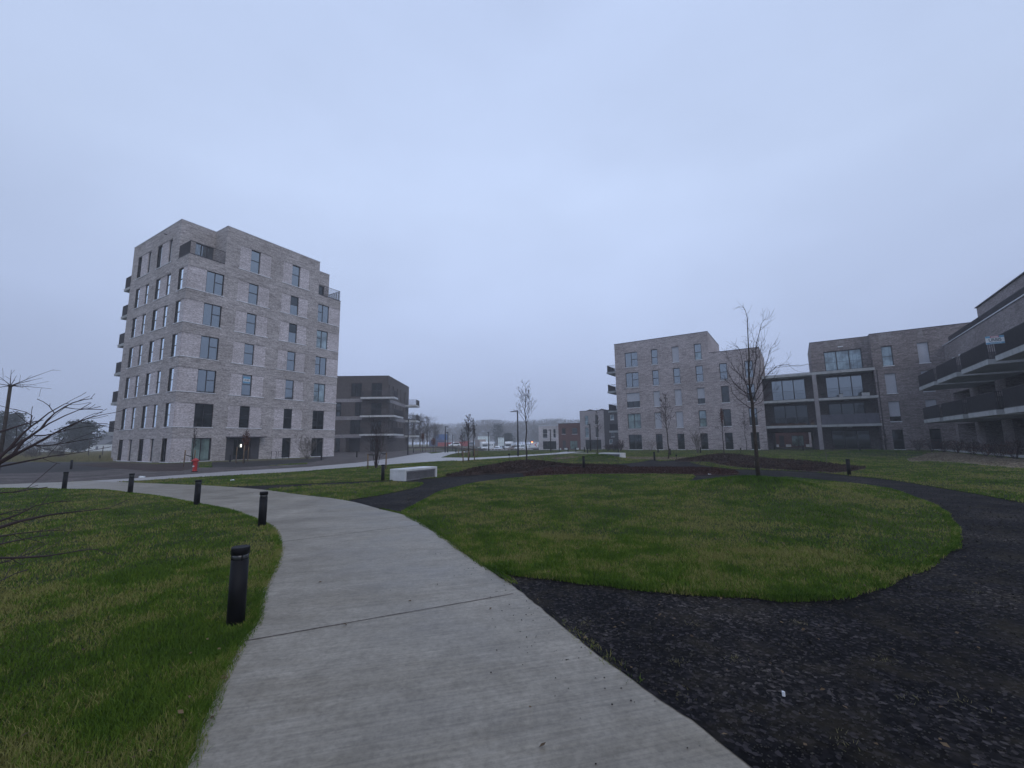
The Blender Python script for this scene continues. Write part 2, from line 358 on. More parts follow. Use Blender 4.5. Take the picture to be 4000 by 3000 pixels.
def dup(root, loc, rz, label, group=None):
    r = root.copy(); COL.objects.link(r); r.location = loc; r.rotation_euler = (0, 0, rz); r['label'] = label
    if group: r['group'] = group
    for ch in list(root.children):
        c = ch.copy(); COL.objects.link(c); c.parent = r
        for g in ch.children:
            d = g.copy(); COL.objects.link(d); d.parent = c
    return r
# ------------------------------------------------------------------ terrain regions
def V(ox, oy, s, pts): return [(ox + x / s, oy + y / s) for x, y in pts]
R4 = lambda *p: V(0, 1750, 1.8433, p)
R5 = lambda *p: V(1200, 1700, 1.58, p)
R6 = lambda *p: V(2500, 1700, 1.4747, p)
R7 = lambda *p: V(0, 2200, 1.106, p)
R8 = lambda *p: V(2000, 2200, 1.106, p)
S6 = lambda *p: V(1650, 1500, 4.148, p)
S7 = lambda *p: V(2050, 1500, 4.1475, p)
def plan(px):
    global MOUNDS
    keep, MOUNDS = MOUNDS, []; out = [GT(*p)[:2] for p in px]; MOUNDS = keep; return out
def curve(pts, closed=False, step=.04):
    pts = [np.array(p) for p in pts]; out = []; n = len(pts)
    rng = range(n if closed else n - 1)
    for i in rng:
        if closed: p0, p1, p2, p3 = pts[i - 1], pts[i], pts[(i + 1) % n], pts[(i + 2) % n]
        else: p0, p1, p2, p3 = pts[max(i - 1, 0)], pts[i], pts[i + 1], pts[min(i + 2, n - 1)]
        L = np.hypot(*(p2 - p1)); k = int(max(1, min(24, L / max(.12, step * np.hypot(*p1)))))
        # centripetal-ish: damp tangents to the local chord
        m1 = (p2 - p0) / 2; m2 = (p3 - p1) / 2
        for mm in (m1, m2):
            q = np.hypot(*mm)
            if q > L: mm *= L / q
        for j in range(k):
            t = j / k; out.append((2 * t**3 - 3 * t**2 + 1) * p1 + (t**3 - 2 * t**2 + t) * m1 + (-2 * t**3 + 3 * t**2) * p2 + (t**3 - t**2) * m2)
    if not closed: out.append(pts[-1])
    return [tuple(p) for p in out]
left_edge = [(-3.3, -3.5), (-2.15, 0.0)] + plan(R7((800, 885), (850, 740), (900, 640), (960, 480), (1040, 340), (1110, 250), (1140, 110), (1195, 0)) + R4((2020, 740), (2005, 650), (1960, 570), (1840, 510), (1640, 440), (1440, 402), (1330, 380), (1100, 340), (930, 322), (700, 297), (450, 297), (330, 290), (0, 290), (-900, 310)))
right_edge = [(.45, -3.5), (.75, 0.0)] + plan(R8((1060, 885), (900, 760), (740, 650), (560, 530), (340, 360), (130, 190), (0, 90)) + R5((1070, 790), (1000, 745), (930, 690), (830, 620), (720, 548), (600, 490), (450, 455), (290, 412), (130, 385), (0, 372)) + R4((1900, 300), (1700, 283), (1500, 270), (1300, 262), (1000, 250), (820, 243)))
up_left = plan(R4((640, 236), (450, 245), (0, 262), (-900, 280)))
P = {}
P['concrete_path'] = curve(left_edge) + curve(up_left)[::-1] + curve(right_edge)[::-1]
road_lo = plan(R4((640, 236), (820, 243), (1050, 230), (1500, 203), (1900, 182), (2212, 163)) + R5((150, 206), (300, 195), (600, 173), (900, 155)) + S6((600, 1245), (850, 1225), (1540, 1180), (2074, 1140)) + S7((300, 1150), (560, 1135), (740, 1122), (1150, 1124)))
road_hi = plan(R4((640, 236), (1000, 215), (1300, 193), (1700, 165), (2212, 137)) + R5((300, 170), (500, 145), (650, 120), (740, 107)) + S6((150, 1128), (300, 1110), (350, 1097), (780, 1091)))
br_hi = plan(S7((1150, 1116), (1040, 1116), (730, 1118), (960, 1096), (650, 1096), (560, 1108), (200, 1138), (0, 1155)) + S6((1900, 1130), (1500, 1160), (830, 1193), (300, 1190), (450, 1140), (560, 1115), (780, 1100)))
P['road'] = curve(road_lo) + br_hi + road_hi[::-1]
island = curve(plan(R5((590, 475), (690, 420), (790, 360), (900, 325), (1060, 290), (1300, 262), (1500, 250), (1700, 243)) + R6((0, 224), (300, 228)) ) + [(tx - 1.5, ty + 1.6), (tx, ty + 1.7)] + plan(R6((850, 240), (1050, 260), (1250, 280), (1420, 305), (1560, 350), (1700, 405), (1790, 470), (1830, 560), (1820, 640), (1725, 695), (1625, 755), (1490, 815), (1310, 880), (1160, 922), (1000, 940), (800, 935), (500, 915), (250, 900), (0, 878)) + R8((0, 40)) + R5((1120, 835), (1020, 762), (930, 700), (830, 630), (720, 558))), True)
rj = random.Random(3)
island = [(x + rj.uniform(-.03, .03), y + rj.uniform(-.03, .03)) for x, y in island]
P['island'] = island
P['gravel_path'] = [(.4, -3.5), (.7, 0)] + curve(plan(R8((1060, 885), (900, 760), (560, 530), (130, 190), (0, 90)) + R5((1000, 750), (720, 553), (590, 490), (450, 462), (290, 416)))) + \
    curve(plan(R5((240, 398), (450, 365), (600, 335), (690, 312), (716, 298), (705, 290), (530, 284), (530, 276), (800, 262), (840, 255), (1000, 240), (1300, 222), (1700, 192), (1900, 178), (2050, 165), (2140, 148)) + R6((80, 140), (110, 150), (230, 150), (300, 165), (560, 195), (700, 198), (1000, 210), (1200, 230), (1450, 255), (1700, 295), (2000, 345), (2212, 385), (2900, 460)))) + [(14, 2), (10, -6), (1, -6)]
P['gravel_path2'] = plan(R4((1640, 276), (1800, 270), (2212, 254)) + R5((300, 285), (430, 279), (535, 277), (535, 283), (430, 289), (300, 297)) + R4((2212, 268), (1960, 290), (1900, 301), (1700, 284)))
P['planting_bed'] = curve(plan(R5((840, 254), (900, 243), (1000, 225), (1100, 210), (1200, 198), (1320, 184), (1450, 184), (1530, 190), (1700, 190), (1850, 196), (1990, 200), (1900, 208), (1700, 214), (1500, 225), (1350, 240), (1100, 243), (950, 250))), True)
P['groundcover_strip'] = curve(plan(R5((1330, 246), (1500, 228), (1800, 212), (2120, 199)) + R6((200, 186), (400, 188), (540, 205), (560, 224), (300, 227), (0, 222)) + R5((1700, 242), (1500, 249), (1350, 256))), True)
P['planting_bed2'] = curve(plan(R6((200, 157), (330, 143), (420, 134), (480, 128), (560, 130), (640, 138), (750, 147), (900, 165), (1100, 175), (1200, 182), (1310, 188), (1200, 212), (1100, 216), (800, 198), (600, 188), (400, 166), (280, 162))), True)
P['dry_grass'] = curve(plan(V(1900, 1600, 3.687, [(900, 695), (1050, 681), (1480, 679), (1900, 682), (2212, 688), (2212, 714), (1900, 715), (1400, 702), (1000, 708)]) + V(2350, 1250, 3.017, [(900, 1618), (1250, 1622), (1250, 1640), (900, 1648)])[:2]), True)[:200]
P['dry_grass'] = plan([(2150, 1790), (2230, 1784.6), (2330, 1784), (2440, 1786), (2560, 1786), (2680, 1787), (2770, 1788), (2740, 1797), (2600, 1796), (2480, 1794), (2330, 1792), (2180, 1794)])
P['straw_strip'] = plan(V(3450, 1500, 4.022, [(370, 1180), (560, 1140), (700, 1105), (1000, 1080), (1500, 1130), (2212, 1190), (3000, 1300), (3000, 1420), (2212, 1320), (1800, 1290), (1300, 1240), (800, 1210), (420, 1215)]))
P['soil_strip'] = plan(R4((-900, 280), (0, 262), (450, 245), (1000, 215), (1300, 193), (1700, 165), (2212, 137)) + R5((300, 170), (500, 145), (650, 120), (740, 107), (860, 98), (860, 92), (600, 100), (300, 108), (190, 112), (100, 150)) + R4((2212, 115), (1700, 138), (1400, 140), (1000, 140), (600, 168), (0, 184), (-900, 195)))
P['mulch_strip'] = plan(V(380, 1320, 2.765, [(-300, 1370), (150, 1343), (640, 1362), (900, 1350), (1100, 1345), (1100, 1400), (900, 1435), (600, 1440), (200, 1405)]))
P['asphalt_lane'] = plan(R4((-1200, 95), (0, 100), (500, 102), (780, 104), (900, 140), (900, 165), (500, 172), (0, 192), (-1200, 210)))
P['asphalt_lane2'] = plan(V(850, 1350, 2.765, [(-60, 1258), (400, 1245), (1250, 1206), (1900, 1180), (1900, 1200), (1250, 1240), (600, 1290), (300, 1320), (-60, 1330)]))
P['soil_court'] = plan(R5((180, 100), (600, 95), (860, 92), (740, 107), (500, 140), (300, 165), (0, 195), (0, 150)))
P['lane_kerb'] = plan([(345, 1806), (432, 1802), (434, 1805), (345, 1809)])
CLS = [('concrete_path', 'concrete_path'), ('gravel_path2', 'gravel_path'), ('groundcover_strip', 'groundcover_strip'), ('island', 'lawn'), ('planting_bed', 'planting_bed'), ('planting_bed2', 'planting_bed'), ('gravel_path', 'gravel_path'), ('road', 'road'), ('dry_grass', 'dry_grass'), ('straw_strip', 'straw_strip'), ('mulch_strip', 'planting_bed'), ('soil_strip', 'soil_strip'), ('asphalt_lane2', 'asphalt_lane'), ('soil_court', 'soil_strip'), ('asphalt_lane', 'asphalt_lane')]
MATS = {'concrete_path': 'paving', 'road': 'road', 'gravel_path': 'gravel', 'lawn': 'lawn', 'planting_bed': 'mulch', 'groundcover_strip': 'sedum', 'dry_grass': 'straw', 'straw_strip': 'straw', 'soil_strip': 'soil', 'asphalt_lane': 'asphalt', 'meadow': 'meadow', 'verge': 'verge'}
def pip(x, y, poly):
    x = np.asarray(x); y = np.asarray(y); ins = np.zeros(x.shape, bool)
    px = np.array([p[0] for p in poly]); py = np.array([p[1] for p in poly]); n = len(poly); j = n - 1
    bb = (x >= px.min()) & (x <= px.max()) & (y >= py.min()) & (y <= py.max())
    xi = x[bb]; yi = y[bb]; r = np.zeros(xi.shape, bool)
    for i in range(n):
        if py[i] != py[j]:
            c = ((py[i] > yi) != (py[j] > yi)) & (xi < (px[j] - px[i]) * (yi - py[i]) / (py[j] - py[i]) + px[i]); r ^= c
        j = i
    ins[bb] = r; return ins
def classify(x, y):
    out = np.full(x.shape, -1)
    for k, (pn, cn) in enumerate(CLS):
        mm = pip(x, y, P[pn]) & (out < 0); out[mm] = k
    # far: rough verge on the embankment, meadow to the left
    r = y + .15 * x
    free = out < 0
    out[free & (r > 112) & (x > -20)] = 101
    out[free & (x < -18) & (y > 38) & (out < 0)] = 102
    out[free & (x < -31)] = 102
    out[free & (y > 200)] = 102
    return out
def build_ground():
    vs = []; es = []
    for pn, _ in CLS:
        poly = P[pn]; o = len(vs); n = len(poly)
        vs += [Vector(p) for p in poly]; es += [(o + i, o + (i + 1) % n) for i in range(n)]
    r = .7
    while r < 405:
        k = 110 if r > 2 else 40
        for i in range(k):
            a = rad(90) + rad(66) * (2 * i / (k - 1) - 1); vs.append(Vector((r * math.cos(a) + rj.uniform(-1, 1) * r * .008, r * math.sin(a) + rj.uniform(-1, 1) * r * .008)))
        for i in range(26):
            a = rad(162) + rad(216) * i / 25; vs.append(Vector((r * math.cos(a), r * math.sin(a))))
        r *= 1.055
    for i in range(72): a = i * rad(5); vs.append(Vector((410 * math.cos(a), 410 * math.sin(a))))
    V2, _, F2, *_r = delaunay_2d_cdt(vs, es, [], 0, 1e-4)
    X = np.array([v.x for v in V2]); Y = np.array([v.y for v in V2]); T = np.array(F2)
    cx = X[T].mean(1); cy = Y[T].mean(1); c = classify(cx, cy); Z = hf(X, Y)
    groups = {}
    for t, k in zip(T, c):
        n = {-1: 'lawn', 101: 'verge', 102: 'meadow'}.get(int(k)) or CLS[int(k)][1]
        groups.setdefault(n, []).append(t)
    OFF = {'concrete_path': .0, 'road': -.004, 'gravel_path': -.028, 'lawn': -.012, 'groundcover_strip': 0, 'planting_bed': -.01}
    for n, tr in groups.items():
        tr = np.array(tr); ids, inv = np.unique(tr, return_inverse=True); inv = inv.reshape(tr.shape); off = OFF.get(n, -.012)
        pts = [(X[i], Y[i], Z[i] + off) for i in ids]; faces = [tuple(int(q) for q in f) for f in inv]
        cnt = {}
        for f in faces:
            for a, b in ((f[0], f[1]), (f[1], f[2]), (f[2], f[0])):
                cnt[(a, b)] = cnt.get((a, b), 0) + 1
        low = {}
        for (a, b) in [e for e in cnt if (e[1], e[0]) not in cnt]:
            for q in (a, b):
                if q not in low: low[q] = len(pts); x, y, z = pts[q]; pts.append((x, y, z - .12))
            faces.append((b, a, low[a], low[b]))
        me = bpy.data.meshes.new(n); me.from_pydata(pts, [], faces); me.update(); me.materials.append(M[MATS[n]])
        o = bpy.data.objects.new(n, me); COL.objects.link(o); o['kind'] = 'structure'
build_ground()
# expansion joints across the path: dark compressed strips 4 mm proud of the slab recess
def joint(pa, pb, w=.014):
    a = np.array(GT(*pa)[:2]); b = np.array(GT(*pb)[:2]); d = (b - a); n = np.array([-d[1], d[0]]) / np.hypot(*d) * w / 2
    mb = MB(); k = 14; pr = None
    for i in range(k + 1):
        p = a + d * i / k + n * rj.uniform(-.5, .5); q = (p - n * rj.uniform(.7, 1.3), p + n * rj.uniform(.7, 1.3))
        if pr: mb.quad((*pr[0], .004 + float(hf(*pr[0]))), (*q[0], .004 + float(hf(*q[0]))), (*q[1], .004 + float(hf(*q[1]))), (*pr[1], .004 + float(hf(*pr[1]))))
        pr = q
    o = mb.build('path_joint', M['mulch']); o['kind'] = 'structure'
joint((950, 2506), (2005, 2320), .009); joint((1100, 2117), (1660, 2048), .01); joint((800, 1950), (1120, 1905), .012)
# ------------------------------------------------------------------ grass blades (uncountable ground cover)
def blades():
    rs = np.random.RandomState(5); n = 1250000
    lr = np.where(rs.rand(n) < .28, rs.uniform(math.log(1.6), math.log(7), n), rs.uniform(math.log(1.6), math.log(70), n)); r = np.exp(lr); a = rad(90) + rs.uniform(-1, 1, n) * rad(57)
    x = r * np.cos(a); y = r * np.sin(a)
    c = classify(x, y); isl = [k for k, q in enumerate(CLS) if q[1] == 'lawn']
    keep = (c == -1) | np.isin(c, isl)
    # blades also creep over the edges: gravel right next to grass gets a few
    edge = ~keep & (r < 26)
    for dx, dy in ((.06, 0), (-.06, 0), (0, .06), (0, -.06)):
        c2 = classify(x[edge] + dx, y[edge] + dy); q = np.zeros(n, bool); q[np.where(edge)[0][(c2 == -1) | np.isin(c2, isl)]] = True
        keep |= q & (rs.rand(n) < .5)
    x = x[keep]; y = y[keep]; r = r[keep]; n = len(x)
    z = hf(x, y) - .014
    tuft = np.sin(x * 2.1 + 1.3 * np.sin(y * 1.7)) * np.sin(y * 2.4 + 1.1 * np.sin(x * 1.9)) * .5 + .5
    md = np.min([np.hypot((x - q[0]) / q[2], (y - q[1]) / q[3]) for q in MOUNDS], 0)
    h = (.014 + .017 * tuft + .03 * rs.rand(n) ** 3) + .05 * np.exp(-md ** 2)
    w = np.clip(.00115 * r, .0021, .04) * rs.uniform(.6, 1.3, n)
    ph = rs.uniform(0, 2 * math.pi, n); le = rs.uniform(.1, 1.0, n) * h; la = rs.uniform(0, 2 * math.pi, n)
    dx = np.cos(ph) * w / 2; dy = np.sin(ph) * w / 2
    ux = le * np.cos(la); uy = le * np.sin(la)
    # fringe of longer blades hanging over the path and gravel edges
    EX = []
    for line, sd, cnt in ((curve(left_edge[1:24]), 1, 16000), (island + island[:1], -1, 15000), (curve(right_edge[8:16]), -1, 3500)):
        q = np.array(line); seg = np.diff(q, axis=0); L_ = np.hypot(seg[:, 0], seg[:, 1]); wgt = L_ / (1 + .15 * np.hypot(q[:-1, 0], q[:-1, 1])); k = rs.choice(len(seg), cnt, p=wgt / wgt.sum()); f = rs.rand(cnt)
        p = q[k] + seg[k] * f[:, None]; nn = np.stack([-seg[k, 1], seg[k, 0]], 1) / np.maximum(L_[k], 1e-6)[:, None] * (-sd); inn = rs.rand(cnt) ** 1.3 * .09 - .012
        EX.append((p[:, 0] - nn[:, 0] * inn, p[:, 1] - nn[:, 1] * inn, nn))
    ex = np.concatenate([e[0] for e in EX]); ey = np.concatenate([e[1] for e in EX]); en = np.concatenate([e[2] for e in EX]); er = np.hypot(ex, ey); m_ = len(ex)
    ez = hf(ex, ey) - .014; eh = rs.uniform(.02, .06, m_) * np.where(er > 5, .75, 1); ew = np.clip(.00115 * er, .0023, .03) * rs.uniform(.6, 1.2, m_); ep = rs.uniform(0, 2 * math.pi, m_); el = rs.uniform(.2, 1.0, m_) * eh
    x = np.concatenate([x, ex]); y = np.concatenate([y, ey]); z = np.concatenate([z, ez]); h = np.concatenate([h, eh]); md = np.concatenate([md, np.full(m_, .75)]); n += m_
    dx = np.concatenate([dx, np.cos(ep) * ew / 2]); dy = np.concatenate([dy, np.sin(ep) * ew / 2]); ux = np.concatenate([ux, en[:, 0] * el + rs.normal(0, .012, m_)]); uy = np.concatenate([uy, en[:, 1] * el + rs.normal(0, .012, m_)])
    P_ = np.empty((n, 5, 3))
    P_[:, 0] = np.stack([x - dx, y - dy, z], 1); P_[:, 1] = np.stack([x + dx, y + dy, z], 1)
    P_[:, 2] = np.stack([x + dx * .8 + ux * .35, y + dy * .8 + uy * .35, z + h * .6], 1); P_[:, 3] = np.stack([x - dx * .8 + ux * .35, y - dy * .8 + uy * .35, z + h * .6], 1)
    P_[:, 4] = np.stack([x + ux, y + uy, z + h], 1)
    me = bpy.data.meshes.new('grass_blades'); me.vertices.add(n * 5); me.vertices.foreach_set('co', P_.reshape(-1))
    b = np.arange(n) * 5
    quad = np.stack([b, b + 1, b + 2, b + 3], 1); tri = np.stack([b + 3, b + 2, b + 4], 1)
    loops = np.concatenate([quad, tri], 1).reshape(-1)
    me.loops.add(len(loops)); me.loops.foreach_set('vertex_index', loops.astype(np.int32))
    st = np.stack([np.arange(n) * 7, np.arange(n) * 7 + 4], 1).reshape(-1); me.polygons.add(2 * n); me.polygons.foreach_set('loop_start', st.astype(np.int32))
    me.update(calc_edges=True)
    at = me.attributes.new('tint', 'FLOAT', 'POINT'); at.data.foreach_set('value', np.repeat(rs.rand(n) - .9 * np.exp(-(md * 1.1) ** 2), 5).astype(np.float32))
    me.materials.append(M['blade']); o = bpy.data.objects.new('grass_blades', me); COL.objects.link(o)
    o['kind'] = 'stuff'; tag(o, 'short wet lawn grass around the concrete path', 'grass')
blades()
def pebbles():
    rs = np.random.RandomState(9); n = 26000
    r = np.exp(rs.uniform(math.log(1.7), math.log(22), n)); a = rad(90) - rs.uniform(-.25, 1.0, n) * rad(56)
    x = r * np.cos(a); y = r * np.sin(a); gk = [k for k, q in enumerate(CLS) if q[1] == 'gravel_path']
    c = classify(x, y); k = np.isin(c, gk)
    cp = (c == 0) & (rs.rand(n) < .05)
    # grit kicked on to the slab close to its gravel edge
    x = x[k]; y = y[k]; r = r[k]; n = len(x); s = np.clip(.0022 * r, .005, .02) * rs.uniform(.4, 1.25, n)
    oc = np.array([(1, 0, 0), (-1, 0, 0), (0, 1, 0), (0, -1, 0), (0, 0, 1), (0, 0, -1)], float)
    F = np.array([(0, 2, 4), (2, 1, 4), (1, 3, 4), (3, 0, 4), (2, 0, 5), (1, 2, 5), (3, 1, 5), (0, 3, 5)])
    z = hf(x, y) - .024
    jit = 1 + rs.uniform(-.35, .35, (n, 6, 3)); P_ = oc[None] * jit * s[:, None, None] * np.array([1, 1, .6]); an = rs.uniform(0, 6.28, n)
    X = P_[..., 0] * np.cos(an)[:, None] - P_[..., 1] * np.sin(an)[:, None] + x[:, None]; Y = P_[..., 0] * np.sin(an)[:, None] + P_[..., 1] * np.cos(an)[:, None] + y[:, None]; Z = P_[..., 2] + z[:, None]
    co = np.stack([X, Y, Z], -1).reshape(-1, 3); fa = (F[None] + (np.arange(n) * 6)[:, None, None]).reshape(-1, 3)
    me = bpy.data.meshes.new('loose_gravel'); me.from_pydata(co.tolist(), [], fa.tolist()); me.update(); me.materials.append(M['pebble'])
    o = bpy.data.objects.new('loose_gravel', me); COL.objects.link(o); o['kind'] = 'stuff'; tag(o, 'loose dark gravel stones on the curved path', 'gravel')
pebbles()
def grit():
    rs = np.random.RandomState(4); mb = MB(); n = 0
    pts = curve(right_edge[2:14]); 
    for _ in range(130):
        p = pts[rs.randint(len(pts))]; d = abs(rs.normal(0, .28)) + .02; x = p[0] - d * .9 + rs.normal(0, .1); y = p[1] - d * .25
        if not pip(np.array([x]), np.array([y]), P['concrete_path'])[0]: continue
        s = rs.uniform(.0025, .0065); mb.add([(x + s, y, .002), (x, y + s, .002), (x - s, y, .002), (x, y - s, .002), (x, y, .002 + s)], [(0, 1, 4), (1, 2, 4), (2, 3, 4), (3, 0, 4)])
    o = mb.build('path_grit', M['gravel']); o['kind'] = 'stuff'; tag(o, 'dark grit scattered over the concrete beside the gravel edge', 'grit')
grit()
def edge_soil(line, side, material, name, label, w0, w1, seed):
    rs = random.Random(seed); mb = MB(); pr = None; w = w0
    for i in range(len(line) - 1):
        a, b = np.array(line[i]), np.array(line[i + 1]); L_ = np.hypot(*(b - a)); d = (b - a) / max(L_, 1e-6); n_ = np.array([-d[1], d[0]]) * side; k = max(1, int(L_ / .05))
        for j in range(k):
            p = a + (b - a) * j / k; w = min(w1, max(0, w + rs.uniform(-1, 1) * (w1 - w0) * .45)); z = float(hf(*p)) + .004
            o_ = p - n_ * .03; q = p + n_ * (w + .002); cur = ((*o_, z), (*q, z))
            if pr is not None: mb.quad(pr[0], cur[0], cur[1], pr[1])
            pr = cur
    o = mb.build(name, M[material]); o['kind'] = 'structure'
edge_soil(curve(right_edge[1:14]), 1, 'gravel', 'soil_edge', '', 0, .022, 3)
def litter_leaves():
    rs = np.random.RandomState(12); mb = MB(); n = 0
    while n < 300:
        r_ = math.exp(rs.uniform(math.log(2.0), math.log(16))); a = rad(90) + rs.uniform(-1, 1) * rad(54); x, y = r_ * math.cos(a), r_ * math.sin(a); c = classify(np.array([x]), np.array([y]))[0]
        if c == 0 and rs.rand() < .88: continue
        n += 1; s_ = rs.uniform(.008, .022); z = float(hf(x, y)) + (.012 if c == 0 else .0 if c in (1, 6) else .03); t = rs.uniform(0, 6.28); ca, sa = math.cos(t) * s_, math.sin(t) * s_; q = rs.uniform(-.5, .5) * s_
        mb.add([(x - ca, y - sa, z + q), (x + sa * .6, y - ca * .6, z), (x + ca, y + sa, z - q * .4), (x - sa * .6, y + ca * .6, z + .3 * s_)], [(0, 1, 2, 3)])
    o = mb.build('fallen_leaves', M['leaf']); o['kind'] = 'stuff'; tag(o, 'small brown fallen leaves strewn over lawn and gravel', 'fallen leaves')
M['leaf'] = foliage('dead_leaf', (.05, .03, .018), (.16, .11, .06), .8, 9)
litter_leaves()
def tufts():
    rs = random.Random(21); mb = MB()
    for px, py, s_ in ((2630, 2690, .09), (3580, 2705, .1), (3300, 2880, .08), (2700, 2420, .06), (3770, 2720, .1), (2870, 2560, .06), (2640, 2570, .05), (3800, 2300, .07), (3450, 2560, .06), (2290, 2420, .05), (3120, 2420, .05)):
        x0, y0, z0 = GT(px, py)
        for _ in range(26):
            a = rs.uniform(0, 6.28); q = rs.random() * s_ * 1.5; x, y = x0 + q * math.cos(a), y0 + q * math.sin(a) * .8; h = rs.uniform(.006, .022); w = .002; l = rs.uniform(-1, 1) * .03
            mb.add([(x - w, y, z0 - .03), (x + w, y, z0 - .03), (x + l, y + rs.uniform(-1, 1) * .02, z0 - .03 + h)], [(0, 1, 2)])
    o = mb.build('weed_tufts', M['meadowgrass']); o['kind'] = 'stuff'; tag(o, 'sparse yellowish weed tufts growing through the dark gravel', 'weeds')
tufts()
def cover(name, poly_names, n, h, s, material, label, seed, zoff=0):   # low twiggy cover
    rs = np.random.RandomState(seed); mb = []
    F = []
    for pn in poly_names:
        poly = P[pn]; xs = [p[0] for p in poly]; ys = [p[1] for p in poly]
        x = rs.uniform(min(xs), max(xs), n * 4); y = rs.uniform(min(ys), max(ys), n * 4); k = pip(x, y, poly); x = x[k][:n]; y = y[k][:n]; z = hf(x, y)
        for i in range(len(x)):
            d = math.hypot(x[i], y[i]); q = s * (1 + d * .02) * rs.uniform(.5, 1.3); a = rs.uniform(0, 6.28); hh = h * rs.uniform(.2, 1); o = len(mb)
            t = rs.uniform(-.6, .6) * q
            mb += [(x[i] - q * math.cos(a), y[i] - q * math.sin(a), z[i] + hh * .3), (x[i] + q * math.cos(a), y[i] + q * math.sin(a), z[i] + hh * .4 + t * .3), (x[i] + t, y[i] - t, z[i] + hh)]
            F.append((o, o + 1, o + 2))
    me = bpy.data.meshes.new(name); me.from_pydata(mb, [], F); me.update(); me.materials.append(material)
    o = bpy.data.objects.new(name, me); COL.objects.link(o); o['kind'] = 'stuff'; tag(o, label, 'ground cover')
cover('bark_chips', ['planting_bed', 'planting_bed2'], 11000, .13, .045, M['mulch'], 'dark bark chips and leaf litter on the mounded beds', 2)
cover('straw_litter', ['straw_strip', 'dry_grass'], 7000, .07, .04, M['straw'], 'dry straw coloured litter beside the lawn', 6)
cover('low_shrubs', ['groundcover_strip'], 9000, .09, .025, M['sedum'], 'low reddish ground cover along the far edge of the lawn island', 3)
# ------------------------------------------------------------------ building helpers
Ffront = lambda u, d, z: (u, d, z)
Fleft = lambda u, d, z: (d, u, z)
def Fright(w): return lambda u, d, z: (w - d, u, z)
def shiftF(F, dd): return lambda u, d, z: F(u, d + dd, z)
def wall(mb, F, u0, u1, z0, z1, ops=()):
    """wall face with openings (u0,u1,z0,z1,depth) cut out and their reveals added"""
    us = sorted({u0, u1, *[min(max(v, u0), u1) for o in ops for v in o[:2]]}); zs = sorted({z0, z1, *[min(max(v, z0), z1) for o in ops for v in o[2:4]]})
    for a, b in zip(us, us[1:]):
        for c, d in zip(zs, zs[1:]):
            mu, mz = (a + b) / 2, (c + d) / 2
            if any(o[0] < mu < o[1] and o[2] < mz < o[3] for o in ops): continue
            mb.quad(F(a, 0, c), F(b, 0, c), F(b, 0, d), F(a, 0, d))
    for o in ops:
        a, b, c, d, q = o[:5]
        if a > u0 + .001: mb.quad(F(a, 0, c), F(a, q, c), F(a, q, d), F(a, 0, d))
        if b < u1 - .001: mb.quad(F(b, 0, c), F(b, 0, d), F(b, q, d), F(b, q, c))
        mb.quad(F(a, 0, d), F(b, 0, d), F(b, q, d), F(a, q, d)); mb.quad(F(a, 0, c), F(a, q, c), F(b, q, c), F(b, 0, c))
def window(root, F, u0, u1, z0, z1, d=.17, bars=(), pane='glass', sill=True, blind=0, frame='frame', fw=.055, lower=None, sillmat='sill', name='window', su=(0, 0)):
    """bars: ('v',pos) full-height mullion, ('h',pos) full-width transom, ('hr',vpos,pos) transom right of a mullion, ('hl',...) left; fractions of the opening"""
    a, b, c, e = u0 + .003, u1 - .003, z0 + .003, z1 - .003; mb = MB(); W_, H_ = b - a, e - c
    mb.box(a, a + fw, d - .03, d + .05, c, e, F); mb.box(b - fw, b, d - .03, d + .05, c, e, F)
    mb.box(a + fw, b - fw, d - .03, d + .05, c, c + fw, F); mb.box(a + fw, b - fw, d - .03, d + .05, e - fw, e, F)
    t = fw * .55
    for q in bars:
        if q[0] == 'v': x = a + q[1] * W_; mb.box(x - t, x + t, d - .028, d + .048, c + fw, e - fw, F)
        elif q[0] == 'h': z = c + q[1] * H_; mb.box(a + fw, b - fw, d - .026, d + .046, z - t, z + t, F)
        else:
            x = a + q[1] * W_; z = c + q[2] * H_
            if q[0] == 'hr': mb.box(x + t, b - fw, d - .026, d + .046, z - t, z + t, F)
            else: mb.box(a + fw, x - t, d - .026, d + .046, z - t, z + t, F)
    w = mb.build(name, M[frame], root)
    g = MB(); zs = c + fw
    if lower:
        zm = c + lower[0] * H_; g2 = MB(); g2.quad(F(a + fw, d + .01, zs), F(b - fw, d + .01, zs), F(b - fw, d + .01, zm), F(a + fw, d + .01, zm)); g2.build('pane', M[lower[1]], w); zs = zm
    g.quad(F(a + fw, d + .01, zs), F(b - fw, d + .01, zs), F(b - fw, d + .01, e - fw), F(a + fw, d + .01, e - fw)); g.build('pane', M[pane], w)
    if blind:
        q = MB(); q.box(a + .02, b - .02, d - .06, d - .035, e - .02 - blind * (H_ - .04), e - .02, F); q.build('blind', M['blind'], w)
    if sill:
        q = MB(); q.box(u0 - .03 - su[0], u1 + .03 + su[1], -.06, d - .035, z0 - .085, z0 - .002, F); q.build('sill', M[sillmat], w)
    return w
